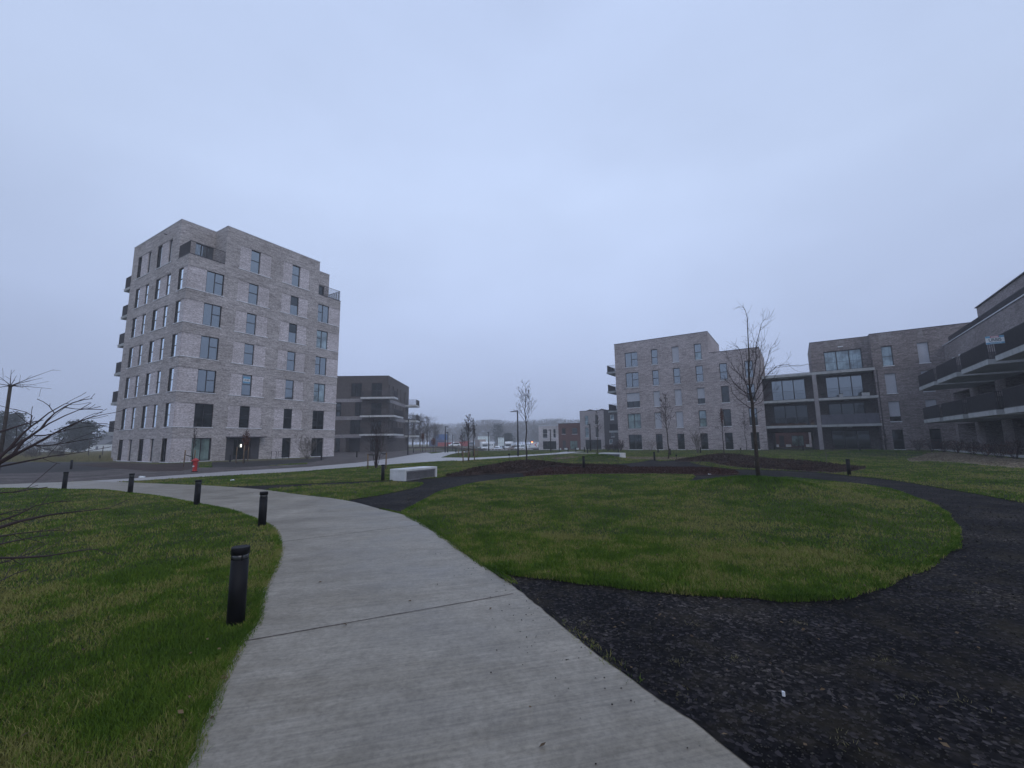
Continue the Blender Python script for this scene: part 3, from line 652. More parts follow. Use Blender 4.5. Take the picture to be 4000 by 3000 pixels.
def railing(root, runs, z0, h, material, gap=.11, flat=(.006, .022), name='railing', post=1.5, toprail=True):
    """runs: list of ((x0,y0),(x1,y1)) in local plan"""
    mb = MB()
    for (x0, y0), (x1, y1) in runs:
        L = math.hypot(x1 - x0, y1 - y0); ux, uy = (x1 - x0) / L, (y1 - y0) / L; nx, ny = -uy, ux; k = max(1, int(L / gap))
        Fr = lambda u, d, z: (x0 + ux * u + nx * d, y0 + uy * u + ny * d, z)
        for i in range(k + 1):
            u = min(max(L * i / k, flat[0]), L - flat[0]); mb.box(u - flat[0], u + flat[0], -flat[1], flat[1], z0 + .06, z0 + h - .03, Fr)
        if toprail: mb.box(0, L, -.028, .028, z0 + h - .03, z0 + h, Fr); mb.box(0, L, -.024, .024, z0 + .03, z0 + .06, Fr)
    return mb.build(name, material, root)
def prism_strip(mb, x0, x1, y0, y1, z0, z1): mb.box(x0, x1, y0, y1, z0, z1)
# ------------------------------------------------------------------ tower block (left)
def tower():
    H, WX, DY = 23.4, 16.45, 13.9
    root = thing('tower_block', 'tall pale brick apartment tower with corner roof terraces behind the red hydrant', 'apartment tower', (-30.05, 37.48, 0), rad(59.08))
    w = MB()
    rows = [3.17 + 3.22 * i for i in range(5)]; T1 = 19.35
    ops = []; lops = []
    def panel(F, a, b, c, d, holes):
        q = MB(); wall(q, shiftF(F, .035), a, b, c, d, [(h[0], h[1], h[2], h[3], .15) for h in holes]); q.build('brick_panel', M['brickApanel'], root)
    cols = [((0, 3.08), (1.56, 3.08)), ((4.38, 7.6), (5.46, 6.43)), ((8.92, 12.1), (9.98, 10.95)), ((13.4, 16.45), (13.4, 14.9))]
    lcols = [((0, 1.95), [(1.02, 1.95)]), ((3.65, 7.05), [(3.65, 4.6), (6.1, 7.05)]), ((8.75, 12.15), [(8.75, 9.7), (11.2, 12.15)])]
    F3 = shiftF(Ffront, .035)
    def flank_sill(F, a, b, z, up=.06): q = MB(); q.box(a, b, -.045, .03, z - up, z - .001, F); q.build('string_sill', M['sill'], root)
    for i, z in enumerate(rows):
        zt = z + 2.18
        for j, ((a, b), (c, d)) in enumerate(cols):
            ops.append((a, b, z, zt, .035)); panel(Ffront, a, b, z, zt, [(c, d, z, zt)])
            bars = [('v', .5), ('hr', .5, .56)] if j == 0 else [('v', .46), ('hl', .46, .56)] if j == 3 else [('h', .55)]
            pane = 'glass'; lower = None
            if j == 0 and i == 1: lower = (.45, 'glass')
            if j == 2 and i in (3, 4): pane = 'glassdark'; lower = (.55, 'glass')
            if j == 3 and i >= 1: pane = 'curtain' if i in (1, 3) else 'glass'
            if i == 0: pane = 'glassdark'  # lower panes take the darker copy in place of dark reflections
            window(root, F3, c, d, z, zt, d=.11, bars=bars, pane=pane, lower=lower, sill=False, fw=.06)
            flank_sill(Ffront, a - (.1 if a > 0 else .045), b + (.08 if b < 16 else .04), z)
        for (a, b), ws in lcols:
            lops.append((a, b, z, zt, .035)); panel(Fleft, a, b, z, zt, [(c, d, z, zt) for c, d in ws])
            for c, d in ws: window(root, shiftF(Fleft, .035), c, d, z, zt, d=.085, bars=[('h', .5)], sill=False, fw=.05)
            flank_sill(Fleft, a - .1 if a > 0 else .03, b + .12, z)
    # ground floor
    for j, ((a, b), (c, d)) in enumerate([((0, 3.14), (1.57, 3.14)), None, ((8.92, 12.1), (10.0, 11.0)), ((13.44, 16.45), (13.44, 15.0))] if 0 else [((0, 3.14), (1.57, 3.14)), ((8.92, 12.1), (10.0, 11.0)), ((13.44, 16.45), (13.44, 15.0))]):
        ops.append((a, b, .05, 2.17, .035)); panel(Ffront, a, b, .05, 2.17, [(c, d, .05, 2.17)])
        window(root, F3, c, d, .05, 2.17, bars=[('v', .5)] if d - c > 1.2 else [], pane='curtaingreen' if j == 0 else 'glassdark', sill=False, fw=.07)
        flank_sill(Ffront, max(a, 0), b, .05, .05)
    ops.append((4.42, 7.6, .02, 2.2, 1.1))
    for (a, b), ws in lcols:
        lops.append((a, b, .05, 2.15, .035)); panel(Fleft, a, b, .05, 2.15, [(c, d, .05, 2.15) for c, d in ws])
        for c, d in ws: window(root, shiftF(Fleft, .035), c, d, .05, 2.15, pane='glassdark', sill=False, fw=.05)
        flank_sill(Fleft, .03 if a == 0 else a, b, .05, .05)
    wall(w, Ffront, 0, WX, 0, T1, ops)
    # top storey: recessed at both front corners
    tops = []
    for (a, b), (c, d) in cols[1:3]:
        tops.append((a, b, T1 + .1, 21.92, .035)); panel(Ffront, a, b, T1 + .1, 21.92, [(c, d, T1 + .1, 21.92)])
        window(root, F3, c, d, T1 + .1, 21.92, bars=[('h', .55)], sill=False, fw=.06); flank_sill(Ffront, a - .1, b + .08, T1 + .1)
    wall(w, Ffront, 3.05, 13.35, T1, H, tops)
    wall(w, shiftF(Ffront, 2.35), 0, 3.05, T1, H, [(1.35, 2.95, T1 + .1, 21.6, .2)])
    window(root, shiftF(Ffront, 2.35), 1.35, 2.95, T1 + .1, 21.6, bars=[('v', .33), ('v', .66)], pane='glass', sill=False)
    wall(w, lambda u, d, z: (3.05 + d, u, z), 0, 2.35, T1, H); wall(w, lambda u, d, z: (13.35 - d, u, z), 0, 2.5, T1, H)
    wall(w, shiftF(Ffront, 2.5), 13.35, WX, T1, H, [(14.2, 15.8, T1 + .1, 21.6, .2)])
    window(root, shiftF(Ffront, 2.5), 14.2, 15.8, T1 + .1, 21.6, bars=[('v', .5)], pane='glassdark', sill=False)
    ltop = [(4.0, 7.4, T1 + .1, 21.92, .035), (9.0, 12.4, T1 + .1, 21.92, .035)]
    for o, ws in zip(ltop, ([(4.0, 4.85), (6.45, 7.4)], [(9.0, 9.85), (11.5, 12.4)])):
        panel(Fleft, o[0], o[1], o[2], o[3], [(c, d, o[2], o[3]) for c, d in ws])
        for c, d in ws: window(root, shiftF(Fleft, .035), c, d, o[2], o[3], d=.12, pane='glassdark', sill=False)
        flank_sill(Fleft, o[0] - .1, o[1] + .15, o[2])
    wall(w, Fleft, 0, DY, 0, T1, lops); wall(w, Fleft, 2.35, DY, T1, H, ltop)
    FR = Fright(WX); wall(w, FR, 0, DY, 0, T1); wall(w, FR, 2.5, DY, T1, H); wall(w, lambda u, d, z: (u, DY - d, z), 0, WX, 0, H)
    w.build('wall', M['brickA'], root)
    r = MB(); r.add([(3.05, 0, H - .25), (13.35, 0, H - .25), (13.35, 2.5, H - .25), (WX, 2.5, H - .25), (WX, DY, H - .25), (0, DY, H - .25), (0, 2.35, H - .25), (3.05, 2.35, H - .25)], [(0, 1, 2, 3, 4, 5, 6, 7)])
    r.box(.01, 3.04, .01, 2.34, T1 - .1, T1 - .02); r.box(13.36, WX - .01, .01, 2.49, T1 - .1, T1 - .02); r.build('roof', M['roofing'], root)
    c = MB()
    for a, b, x, y in ((3.02, 13.38, -.03, .3), (-.03, 3.02, 2.32, 2.62), (13.38, 16.48, 2.47, 2.77)): c.box(a, b, x, y, H, H + .07)
    for a, b, x, y in ((-.03, .27, 2.62, DY + .03), (3.02, 3.32, .3, 2.32), (13.08, 13.38, .3, 2.47), (WX - .27, WX + .03, 2.77, DY + .03), (.27, WX - .27, DY - .27, DY + .03)): c.box(a, b, x, y, H, H + .07)
    c.build('roof_coping', M['coping'], root)
    c = MB(); c.box(-.03, 3.04, -.03, .2, T1, T1 + .05); c.box(-.03, .2, .2, 2.33, T1, T1 + .05); c.box(13.36, 16.48, -.03, .2, T1, T1 + .05); c.box(16.28, 16.48, .2, 2.48, T1, T1 + .05); c.build('terrace_coping', M['darkcoping'], root)
    railing(root, [((.05, 2.3), (.05, .05)), ((.05, .05), (3.1, .05))], T1 + .03, 1.27, M['rail'], gap=.1)
    railing(root, [((13.35, .05), (16.35, .05)), ((16.35, .05), (16.35, 2.4))], T1 + .03, 1.27, M['rail'], gap=.12)
    # entrance
    e = MB(); e.box(4.43, 7.59, 1.09, 1.12, .02, 2.19); d = e.build('entrance_door', M['frame'], root)
    g = MB(); g.box(5.2, 5.95, 1.06, 1.085, .12, 2.05); g.box(6.05, 6.6, 1.06, 1.085, .12, 2.05); g.build('pane', M['glassdark'], d)
    
    for a, b in ((4.43, 5.15), (6.75, 7.59)): e = MB(); e.box(a, b, .05, .09, .02, 2.19); e.build('entrance_screen', M['black_clad'], root)
    e = MB(); e.box(6.22, 6.3, .9, .93, 1.25, 1.55); e.build('door_lamp', M['lit'], root)
    e = MB(); e.box(4.35, 7.9, -.75, .02, 2.2, 2.3); e.build('canopy', M['darkcoping'], root)
    e = MB(); e.tube([(-.25, 5.6, 22.72), (0, 5.6, 22.75)], .05, 6); e.build('rain_spout', M['frame'], root)
    for i in range(6):
        z = 3.02 + 3.22 * i; s = MB(); s.box(.12, 4.2, DY + .01, DY + 2.2, z - .3, z); b = s.build('balcony', M['concrete'], root)
        s = MB(); s.tube([(.0, DY + 2.1, z - .05), (.16, DY + 2.1, z - .05)], .03, 5); s.build('drain', M['sill'], b)
        railing(b, [((.2, DY + .05), (.2, DY + 2.1)), ((.2, DY + 2.1), (4.1, DY + 2.1))], z, 1.3 if i == 5 else 1.18, M['rail'], gap=.085, flat=(.012, .03), name='railing')
tower()
ws = thing('window_sign', 'blue and white sale sign hanging inside a tower window above the entrance', 'sign', (-30.05, 37.48, 0), rad(59.08))
s = MB(); s.box(5.62, 6.27, .128, .136, 7.72, 8.36); s.build('board', M['signblue'], ws)
s = MB(); s.box(5.62, 6.27, .121, .126, 7.88, 8.16); s.build('white_band', M['signwhite'], ws)
def text_mesh(txt, size, material, parent, mtx, name='lettering', bold=.0):
    cu = bpy.data.curves.new('t', 'FONT'); cu.body = txt; cu.size = size; cu.align_x = 'CENTER'; cu.align_y = 'CENTER'; cu.extrude = .004; cu.offset = bold
    o = bpy.data.objects.new('t', cu); COL.objects.link(o); dg = bpy.context.evaluated_depsgraph_get(); me = bpy.data.meshes.new_from_object(o.evaluated_get(dg)); bpy.data.objects.remove(o)
    me.materials.clear(); me.materials.append(material); me.name = name; q = bpy.data.objects.new(name, me); COL.objects.link(q); q.parent = parent; q.matrix_local = mtx; return q
text_mesh('URBIS', .2, M['signtext'], ws, Matrix.Translation((5.945, .115, 8.02)) @ Matrix.Rotation(rad(90), 4, 'X'), bold=.004)
# ------------------------------------------------------------------ dark mid block behind the tower
def block_c():
    H = 13.4
    root = thing('apartment_block', 'dark brown brick apartment block with white corner balconies behind the tower', 'apartment block', (-22.1, 74.7, 0), rad(.8))
    w = MB(); band = MB(); X0 = -22
    wins = [(-6.6, -4.7, 9.75, 12.15, [('v', .5)]), (-3.0, -1.1, 9.75, 12.15, [('v', .5)]), (-9.15, -8.2, 6.3, 8.75, [('h', .45)]), (-5.8, -4.65, 6.3, 8.75, [('v', .5)]), (-3.0, -1.08, 6.35, 8.6, [('v', .5)]),
            (-6.58, -4.7, 3.12, 5.6, [('v', .5), ('hr', .5, .5)]), (-2.95, -1.05, 3.15, 5.35, [('v', .5)]), (-9.0, -8.15, .05, 2.45, []), (-2.93, -1.1, .05, 2.45, [('v', .5)]),
            (-11.6, -10.6, 9.75, 12.15, []), (-12.2, -11.2, 6.3, 8.75, []), (-12.2, -11.2, 3.1, 5.6, [])]
    ops = [(a, b, c, d, .2) for a, b, c, d, _ in wins] + [(-7.1, -4.66, .02, 2.42, 1.4)]
    wall(w, Ffront, X0, 0, 0, H, ops)
    for a, b, c, d, br in wins: window(root, Ffront, a, b, c, d, .2, br, 'glassdark', sill=False, fw=.06)
    FR = Fright(0); rw = [(.4, 1.0, 9.75, 11.9), (2.9, 3.9, 10.6, 11.95), (6.2, 6.8, 9.6, 11.9), (8.6, 9.2, 9.6, 11.9), (12.2, 12.9, 9.6, 11.9)]
    rw += [(.5, 1.1, 6.4, 8.6), (3.2, 3.9, 6.4, 8.6), (5.2, 5.8, 6.9, 8.6), (8.6, 9.2, 6.4, 8.7), (11.4, 12.2, 6.4, 8.7), (.5, 1.1, 3.15, 5.4), (3.0, 3.6, 3.15, 5.4), (6.0, 6.6, 3.15, 5.4), (8.6, 9.2, 3.15, 5.4), (12.2, 12.9, 3.15, 5.4)]
    wall(w, FR, 0, 16, 0, H, [(a, b, c, d, .2) for a, b, c, d in rw])
    for a, b, c, d in rw: window(root, FR, a, b, c, d, .2, [], 'glass', sill=False, fw=.05)
    wall(w, Fleft if 0 else (lambda u, d, z: (X0 + d, u, z)), 0, 16, 0, H); wall(w, lambda u, d, z: (u, 16 - d, z), X0, 0, 0, H)
    for z0, z1 in ((8.78, 9.38), (5.63, 6.27), (2.46, 3.07)):
        band.box(X0, -4.5, -.006, .02, z0, z1); band.box(-.02, .006, 1.5, 15.6, z0 - .02, z1 - .02)
    w.build('wall', M['brickC'], root); band.build('brick_band', M['bandC'], root)
    r = MB(); r.box(X0, -.01, .01, 15.99, H - .3, H - .2); r.build('roof', M['roofing'], root)
    c = MB(); c.box(X0, .03, -.03, .25, H, H + .08); c.box(-.25, .03, .25, 16.03, H, H + .08); c.build('roof_coping', M['darkcoping'], root)
    e = MB(); e.box(-7.08, -4.68, 1.38, 1.41, .02, 2.4); d = e.build('entrance_door', M['frame'], root)
    e = MB(); e.box(-7.2, -4.55, -.5, 0, 2.42, 2.5); e.build('canopy', M['darkcoping'], root)
    for z, xr, yr in ((9.5, 1.5, 1.2), (6.3, 1.55, 5.2), (3.08, 1.6, 5.4)):
        s = MB(); s.box(-4.4, xr, -1.35, -.01, z - .3, z); s.box(.01, xr, -.01, yr, z - .3, z); b = s.build('balcony', M['benchwhite'], root)
        railing(b, [((-4.3, -.1), (-4.3, -1.25)), ((-4.3, -1.25), (xr - .1, -1.25)), ((xr - .1, -1.25), (xr - .1, yr - .1))], z, 1.15, M['rail'], gap=.1, flat=(.006, .03))
    for z in (9.3, 6.1, 3.0):
        s = MB(); s.box(.01, 2.3, 13.2, 16.5, z - .3, z); b = s.build('balcony', M['benchwhite'], root)
        railing(b, [((.1, 13.3), (2.2, 13.3)), ((2.2, 13.3), (2.2, 16.4))], z, 1.15, M['rail'], gap=.1, flat=(.012, .03))
block_c()
# ------------------------------------------------------------------ grey brick block (right of centre)
PB = (16.348, 65.83)
def block_b():
    root = thing('apartment_block', 'grey brick five storey block stepping down to a recessed balcony bay', 'apartment block', (*PB, 0), rad(-33.64))
    w = MB(); zr = [(.05, 2.27), (3.17, 5.45), (6.37, 8.64), (9.5, 11.8), (12.68, 14.98)]
    cu = [(1.58, 3.6), (5.65, 6.62), (8.68, 9.65), (11.75, 12.72), (14.82, 15.8), (17.9, 18.87)]
    S = {(0, 4): ('glass', 0, ('.', .35, 'curtain')), (0, 3): ('glass', 0, None), (0, 2): ('glassdark', .58, None), (0, 1): ('curtaingreen', 0, None), (0, 0): ('glassdark', 0, None),
         (1, 4): ('glass', 0, None), (1, 3): ('glass', 0, None), (1, 2): ('glass', 1, None), (1, 1): ('glass', 1, None), (1, 0): ('glassdark', 0, None),
         (2, 4): ('glass', 1, None), (2, 3): ('glass', 0, None), (2, 2): ('glass', 1, None), (2, 1): ('glass', 1, None), (2, 0): ('glassdark', 0, None),
         (3, 4): ('glass', 0, (.48, 'curtain')), (3, 3): ('glass', 0, None), (3, 2): ('glassdark', .66, None), (3, 1): ('curtain', 0, (.52, 'curtaingreen')), (3, 0): ('glassdark', 0, None),
         (4, 3): ('glass', 0, None), (4, 2): ('glassdark', 0, None), (4, 1): ('glassdark', 0, None), (4, 0): ('glassdark', 0, None),
         (5, 3): ('glass', 0, None), (5, 2): ('glass', 0, (.5, 'glassdark')), (5, 1): ('glass', 0, (.5, 'glassdark')), (5, 0): ('glassdark', 0, None)}
    ops = []
    for (i, j), (p, bl, lo) in S.items():
        (a, b), (c, d) = cu[i], zr[j]; ops.append((a, b, c, d, .2))
        if lo and len(lo) == 3: lo = None
        window(root, Ffront, a, b, c, d, .2, [('v', .5), ('hr', .5, .5)] if i == 0 else [('h', .47)], p, True, bl, 'framegrey', lower=lo, fw=.075)
    wall(w, Ffront, 0, 13.65, 0, 16.55, [o for o in ops if o[0] < 13]); wall(w, Ffront, 13.65, 19.75, 0, 13.43, [o for o in ops if o[0] > 13])
    DY = 11
    wall(w, lambda u, d, z: (13.65 - d, u, z), 0, DY, 13.1, 16.55); wall(w, Fleft, 0, DY, 0, 16.55); wall(w, lambda u, d, z: (19.75 - d, u, z), 0, DY, 0, 13.43)
    wall(w, lambda u, d, z: (u, DY - d, z), 0, 13.65, 0, 16.55); wall(w, lambda u, d, z: (u, DY - d, z), 13.65, 19.75, 0, 13.43)
    w.build('wall', M['brickB'], root)
    # right hand part, four storeys
    w = MB(); cu2 = [(31.92, 32.88), (35.0, 35.92)]; zr2 = [(.05, 2.25), (3.17, 5.45), (6.37, 8.66), (9.55, 11.85)]
    S2 = {(0, 3): ('curtain', 0), (0, 2): ('glass', 1), (0, 1): ('glassdark', .76), (0, 0): ('glassdark', 0), (1, 3): ('glass', 1), (1, 2): ('glassdark', .3), (1, 1): ('glass', 1), (1, 0): ('glassdark', 0)}
    ops = []
    for (i, j), (p, bl) in S2.items():
        (a, b), (c, d) = cu2[i], zr2[j]; ops.append((a, b, c, d, .2)); window(root, Ffront, a, b, c, d, .2, [('h', .47)], p, True, bl, 'framegrey')
    wall(w, Ffront, 31.05, 37.05, 0, 13.43, ops); wall(w, Ffront, 37.05, 49, 9, 13.43); wall(w, lambda u, d, z: (31.05 + d, u, z), 0, DY, 0, 13.43); wall(w, lambda u, d, z: (u, DY - d, z), 31.05, 49, 0, 13.43)
    # set back top box over the bay
    FB = shiftF(Ffront, 1.2); wall(w, FB, 25.3, 31.05, 9.5, 13.43, [(26.6, 30.3, 9.56, 12.1, .2)]); wall(w, lambda u, d, z: (25.3 + d, u, z), 1.2, DY, 9.5, 13.43); wall(w, lambda u, d, z: (u, DY - d, z), 25.3, 31.05, 9.5, 13.43)
    w.build('wall', M['brickB2'], root)
    window(root, FB, 26.6, 30.3, 9.56, 12.1, .18, [('v', .33), ('v', .67)], 'curtain', False, 0, 'framegrey', .09)
    # recessed bay
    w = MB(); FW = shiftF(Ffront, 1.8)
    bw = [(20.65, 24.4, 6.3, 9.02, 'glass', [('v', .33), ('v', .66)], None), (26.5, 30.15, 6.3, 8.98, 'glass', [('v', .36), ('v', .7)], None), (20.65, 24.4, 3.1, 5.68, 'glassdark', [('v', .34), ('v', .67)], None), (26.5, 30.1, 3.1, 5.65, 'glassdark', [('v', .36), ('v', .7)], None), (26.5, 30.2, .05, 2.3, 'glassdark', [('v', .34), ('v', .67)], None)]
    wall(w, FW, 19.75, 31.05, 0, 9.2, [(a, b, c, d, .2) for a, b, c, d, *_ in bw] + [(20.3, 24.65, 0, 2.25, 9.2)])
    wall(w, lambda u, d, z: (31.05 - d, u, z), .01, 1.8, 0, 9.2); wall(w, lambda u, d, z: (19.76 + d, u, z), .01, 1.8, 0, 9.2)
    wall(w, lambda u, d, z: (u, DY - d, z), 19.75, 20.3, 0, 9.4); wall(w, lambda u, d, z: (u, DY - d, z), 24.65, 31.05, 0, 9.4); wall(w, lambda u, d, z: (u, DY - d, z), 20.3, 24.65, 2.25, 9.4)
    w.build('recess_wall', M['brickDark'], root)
    for a, b, c, d, p, br, _ in bw: window(root, FW, a, b, c, d, .15, br, p, False, 0, 'frame', .09)
    for k, (z0, z1) in enumerate(((2.72, 3.0), (5.95, 6.23), (9.18, 9.5))):
        if k < 2:
            for a, b in ((19.77, 25.1), (25.57, 31.15)):
                s = MB(); s.box(a, b, -.06, 1.79, z0, z1); s.build('balcony_slab', M['concrete'], root)
        else: s = MB(); s.box(19.77, 31.15, -.06, 1.79, z0, z1); s.build('balcony_slab', M['concrete'], root)
    s = MB(); s.box(25.12, 25.55, -.08, .35, 0, 9.178); s.build('column', M['concretecol'], root)
    railing(root, [((19.85, .02), (25.05, .02))], 6.23, 1.1, M['rail'], .11, (.005, .02)); railing(root, [((25.6, .02), (31.0, .02))], 6.23, 1.1, M['rail'], .11, (.005, .02))
    railing(root, [((19.85, .02), (25.05, .02))], 3.0, 1.1, M['rail'], .11, (.005, .02)); railing(root, [((25.6, .02), (31.0, .02))], 3.0, 1.2, M['railgrey'], .075, (.03, .01))
    railing(root, [((19.85, .02), (25.2, .02)), ((25.2, .02), (31.0, .02))], 9.5, 1.05, M['rail'], .11, (.005, .012))
    for x, y, z in ((22.4, .9, 9.1), (28.3, .9, 9.1), (22.4, .9, 5.9), (28.3, .9, 5.9), (28.3, .9, 2.66)):
        s = MB(); s.box(x - .22, x + .22, y - .06, y + .06, z - .04, z + .03); s.build('ceiling_lamp', M['lens'], root)
    s = MB(); s.box(28.1, 28.6, 1.13, 1.2, 12.5, 12.62); s.build('wall_lamp', M['sill'], root)
    s = MB(); s.tube([(31.25, -.06, 0), (31.25, -.06, 5.6)], .04, 6); s.tube([(31.25, -.06, 5.6), (31.3, -.06, 9.2)], .04, 6); s.build('downpipe', M['frame'], root)
    r = MB(); r.box(.01, 13.64, .01, DY - .01, 16.2, 16.3); r.box(13.66, 19.74, .01, DY - .01, 13.1, 13.2); r.box(19.76, 31.04, 1.81, DY - .01, 9.2, 9.3); r.box(25.31, 31.04, 1.21, DY - .01, 13.1, 13.2); r.box(31.06, 49, .01, DY - .01, 13.1, 13.2); r.build('roof', M['roofing'], root)
    c = MB(); c.box(-.03, 13.68, -.03, .25, 16.55, 16.62); c.box(13.4, 13.68, .25, DY, 16.55, 16.62); c.box(13.68, 19.78, -.03, .25, 13.43, 13.5); c.box(19.5, 19.78, .25, DY, 13.43, 13.5)
    c.box(25.27, 31.02, 1.17, 1.45, 13.43, 13.5); c.box(31.02, 49, -.03, .25, 13.43, 13.5); c.box(25.27, 25.55, 1.45, DY, 13.43, 13.5); c.box(31.02, 31.3, .25, 1.4, 13.43, 13.5); c.build('roof_coping', M['darkcoping'], root)
    for z in (3.02, 6.27, 9.5, 12.73):
        s = MB(); s.box(-2.5, -.01, 2.75, 6.5, z - .3, z); b = s.build('balcony', M['concrete'], root)
        railing(b, [((-.05, 2.85), (-2.4, 2.85)), ((-2.4, 2.85), (-2.4, 6.4)), ((-2.4, 6.4), (-.05, 6.4))], z, 1.1, M['rail'], .1, (.005, .022))
block_b()
# ------------------------------------------------------------------ wing on the right
def block_d():
    t = rad(236.36); ox, oy = 47.19, 45.3
    root = thing('apartment_wing', 'dark grey brick wing with rows of projecting balconies at the right edge', 'apartment wing', (ox, oy, 0), t)
    w = MB(); L = 34; pil = [(-.1, 0), (6.1, 8.4), (12.3, 14.5), (18.5, 20.7), (24.7, 26.9), (30.9, 34)]
    gaps = [(0.02, 6.1), (8.4, 12.3), (14.5, 18.5), (20.7, 24.7), (26.9, 30.9)]
    ops = []
    for z0, z1 in ((0.02, 2.7), (3.05, 5.93)):
        for a, b in gaps: ops.append((a + (0.9 if a < 1 else 0), b, z0, z1, 1.6))
    wall(w, Ffront, 0, L, 0, 11.15, ops)
    wall(w, lambda u, d, z: (L - d, u, z), 0, 11, 0, 11.15); wall(w, lambda u, d, z: (u, 11 - d, z), 0, L, 0, 11.15)
    # penthouse
    wall(w, shiftF(Ffront, 1.1), 7, L, 10.6, 13.45, [(11.2, 12.4, 10.7, 12.6, .15)]); wall(w, lambda u, d, z: (7 + d, u, z), 1.1, 9, 10.6, 13.45)
    w.build('wall', M['brickD'], root)
    window(root, shiftF(Ffront, 1.1), 11.2, 12.4, 10.7, 12.6, .12, [('v', .5)], 'glass', False)
    w = MB()
    for z0, z1 in ((.02, 2.7), (3.05, 5.93)):
        for a, b in gaps:
            a = a + (0.9 if a < 1 else 0); F = shiftF(Ffront, 1.6); wall(w, F, a, b, z0, z1, [(a + .5, b - .4, z0 + .02, z1 - .35, .1)])
            window(root, F, a + .5, b - .4, z0 + .02, z1 - .35, .08, [('v', .33), ('v', .66)], 'glassdark' if z0 < 1 or a > 9 else 'glass', False, 0, 'frame', .08)
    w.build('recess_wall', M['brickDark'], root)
    c = MB(); c.box(-.0, L, -.08, .3, 11.15, 11.24); c.build('terrace_coping', M['coping'], root)
    c = MB(); c.box(6.93, L, .98, 1.4, 13.45, 13.53); c.box(6.93, 7.2, 1.4, 9, 13.45, 13.53); c.build('roof_coping', M['darkcoping'], root)
    r = MB(); r.box(.01, L - .01, .31, 10.99, 10.5, 10.58); r.box(7.01, L, 1.11, 9, 13.2, 13.3); r.build('roof', M['roofing'], root)
    railing(root, [((1.9, .1), (L, .1))], 11.2, .62, M['rail'], .09, (.012, .03))
    for z in (3.05, 6.25):
        for a, b in ((6.9, 12.4), (13.4, 18.7), (19.85, 25.05), (26.3, 31.5)):
            s = MB(); s.box(a, b, -3.65, -.012, z - .32, z); bl = s.build('balcony', M['concrete'], root)
            railing(bl, [((a + .06, -.1), (a + .06, -3.58)), ((a + .06, -3.58), (b - .06, -3.58)), ((b - .06, -3.58), (b - .06, -.1))], z, 1.15, M['rail'], .09, (.011, .035))
    for u in (3.31, 5.3, 10.26, 17.15, 23.8):
        s = MB(); s.box(u - .16, u + .16, -.14, -.005, 9.1 if u > 9 else 9.3, 9.22 if u > 9 else 9.42); s.build('wall_lamp', M['sill'], root)
    # small ledge wall / terrace edging at the foot
    s = MB(); s.box(3.2, 34, -2.2, -1.95, 0, .16); s.build('terrace_kerb', M['concrete'], root)
    return ox, oy, t
ox, oy, t = block_d()
def DL(u, v): return ox + math.cos(t) * u - math.sin(t) * v, oy + math.sin(t) * u + math.cos(t) * v
_d = ray(3888, 1338); _n = (-math.sin(t), math.cos(t)); _p0 = DL(0, -4.25); _k = (_p0[0] * _n[0] + _p0[1] * _n[1]) / (_d[0] * _n[0] + _d[1] * _n[1])
_w = math.hypot(_d[0] * _k, _d[1] * _k); SG = 75 * (_d[1] * _k) / FPX / 1.9 / 1.45
us = thing('sale_sign', 'white and blue URBIS sale sign mounted on an upper balcony railing', 'sign', (_d[0] * _k, _d[1] * _k, EYE + _d[2] * _k - .08), rad(-33.64))
s = MB(); s.tube([(.85, .03, .15), (.66 / SG, .03, .15)], .02, 5); s.tube([(.85, .03, .6), (.66 / SG, .03, .6)], .02, 5); s.build('bracket', M['rail'], us)
us.scale = (SG, SG, SG * 1.3)
s = MB(); s.box(-.95, .95, -.03, .0, 0, .92); s.build('board', M['signwhite'], us)
s = MB(); s.box(-.94, .94, -.036, -.031, .01, .2); s.box(-.94, .94, -.036, -.031, .72, .91); s.build('blue_band', M['signblue'], us)
s = MB(); s.box(-.45, .42, -.043, -.037, .73, .9); s.build('red_band', M['signred'], us)
text_mesh('URBIS', .5, M['signtext'], us, Matrix.Translation((0, -.035, .46)) @ Matrix.Rotation(rad(90), 4, 'X'), bold=.01)
s = MB(); s.box(-.38, .35, -.048, -.044, .78, .85); s.box(-.55, .6, -.042, -.037, .08, .12); s.build('small_print', M['signwhite'], us)
# ------------------------------------------------------------------ things kept on the bay's balconies
def BL(u, v, z): a = rad(-33.64); return PB[0] + math.cos(a) * u - math.sin(a) * v, PB[1] + math.sin(a) * u + math.cos(a) * v, z
def pot(u, v, z, w, d, h, lab, name, cat, box, n, hh, leafm, seed):
    rg = random.Random(seed); o = thing(name, lab, cat, BL(u, v, z), rad(-33.64)); b = MB(); b.box(-w / 2, w / 2, -d / 2, d / 2, 0, h); b.build('pot', M[box], o, bevel=.01); f = MB()
    for _ in range(n):
        p = Vector((rg.uniform(-.5, .5) * w, rg.uniform(-.5, .5) * d, h + rg.random() * hh)); a = Vector((rg.uniform(-1, 1), rg.uniform(-1, 1), rg.uniform(-1, 1))).normalized() * .07; c = a.cross(Vector((rg.uniform(-1, 1), rg.uniform(-1, 1), 1))).normalized() * .035
        f.add([tuple(p - a), tuple(p + c), tuple(p + a), tuple(p - c)], [(0, 1, 2, 3)])
    f.build('plant', M[leafm], o)
pot(22.2, .35, 3.0, 3.9, .25, .16, 'long terracotta flower trough on the lower left bay balcony', 'flower_trough', 'planter', 'stake', 260, .16, 'redleaf', 1)
pot(24.7, .4, 3.0, .35, .35, .3, 'brown potted plant beside the bay column on the lower balcony', 'potted_plant', 'plant pot', 'stake', 70, .3, 'redleaf', 2)
pot(26.1, .4, 6.23, .5, .35, .3, 'dark green potted plant at the left end of the upper right balcony', 'potted_plant', 'plant pot', 'frame', 120, .45, 'pine', 3)
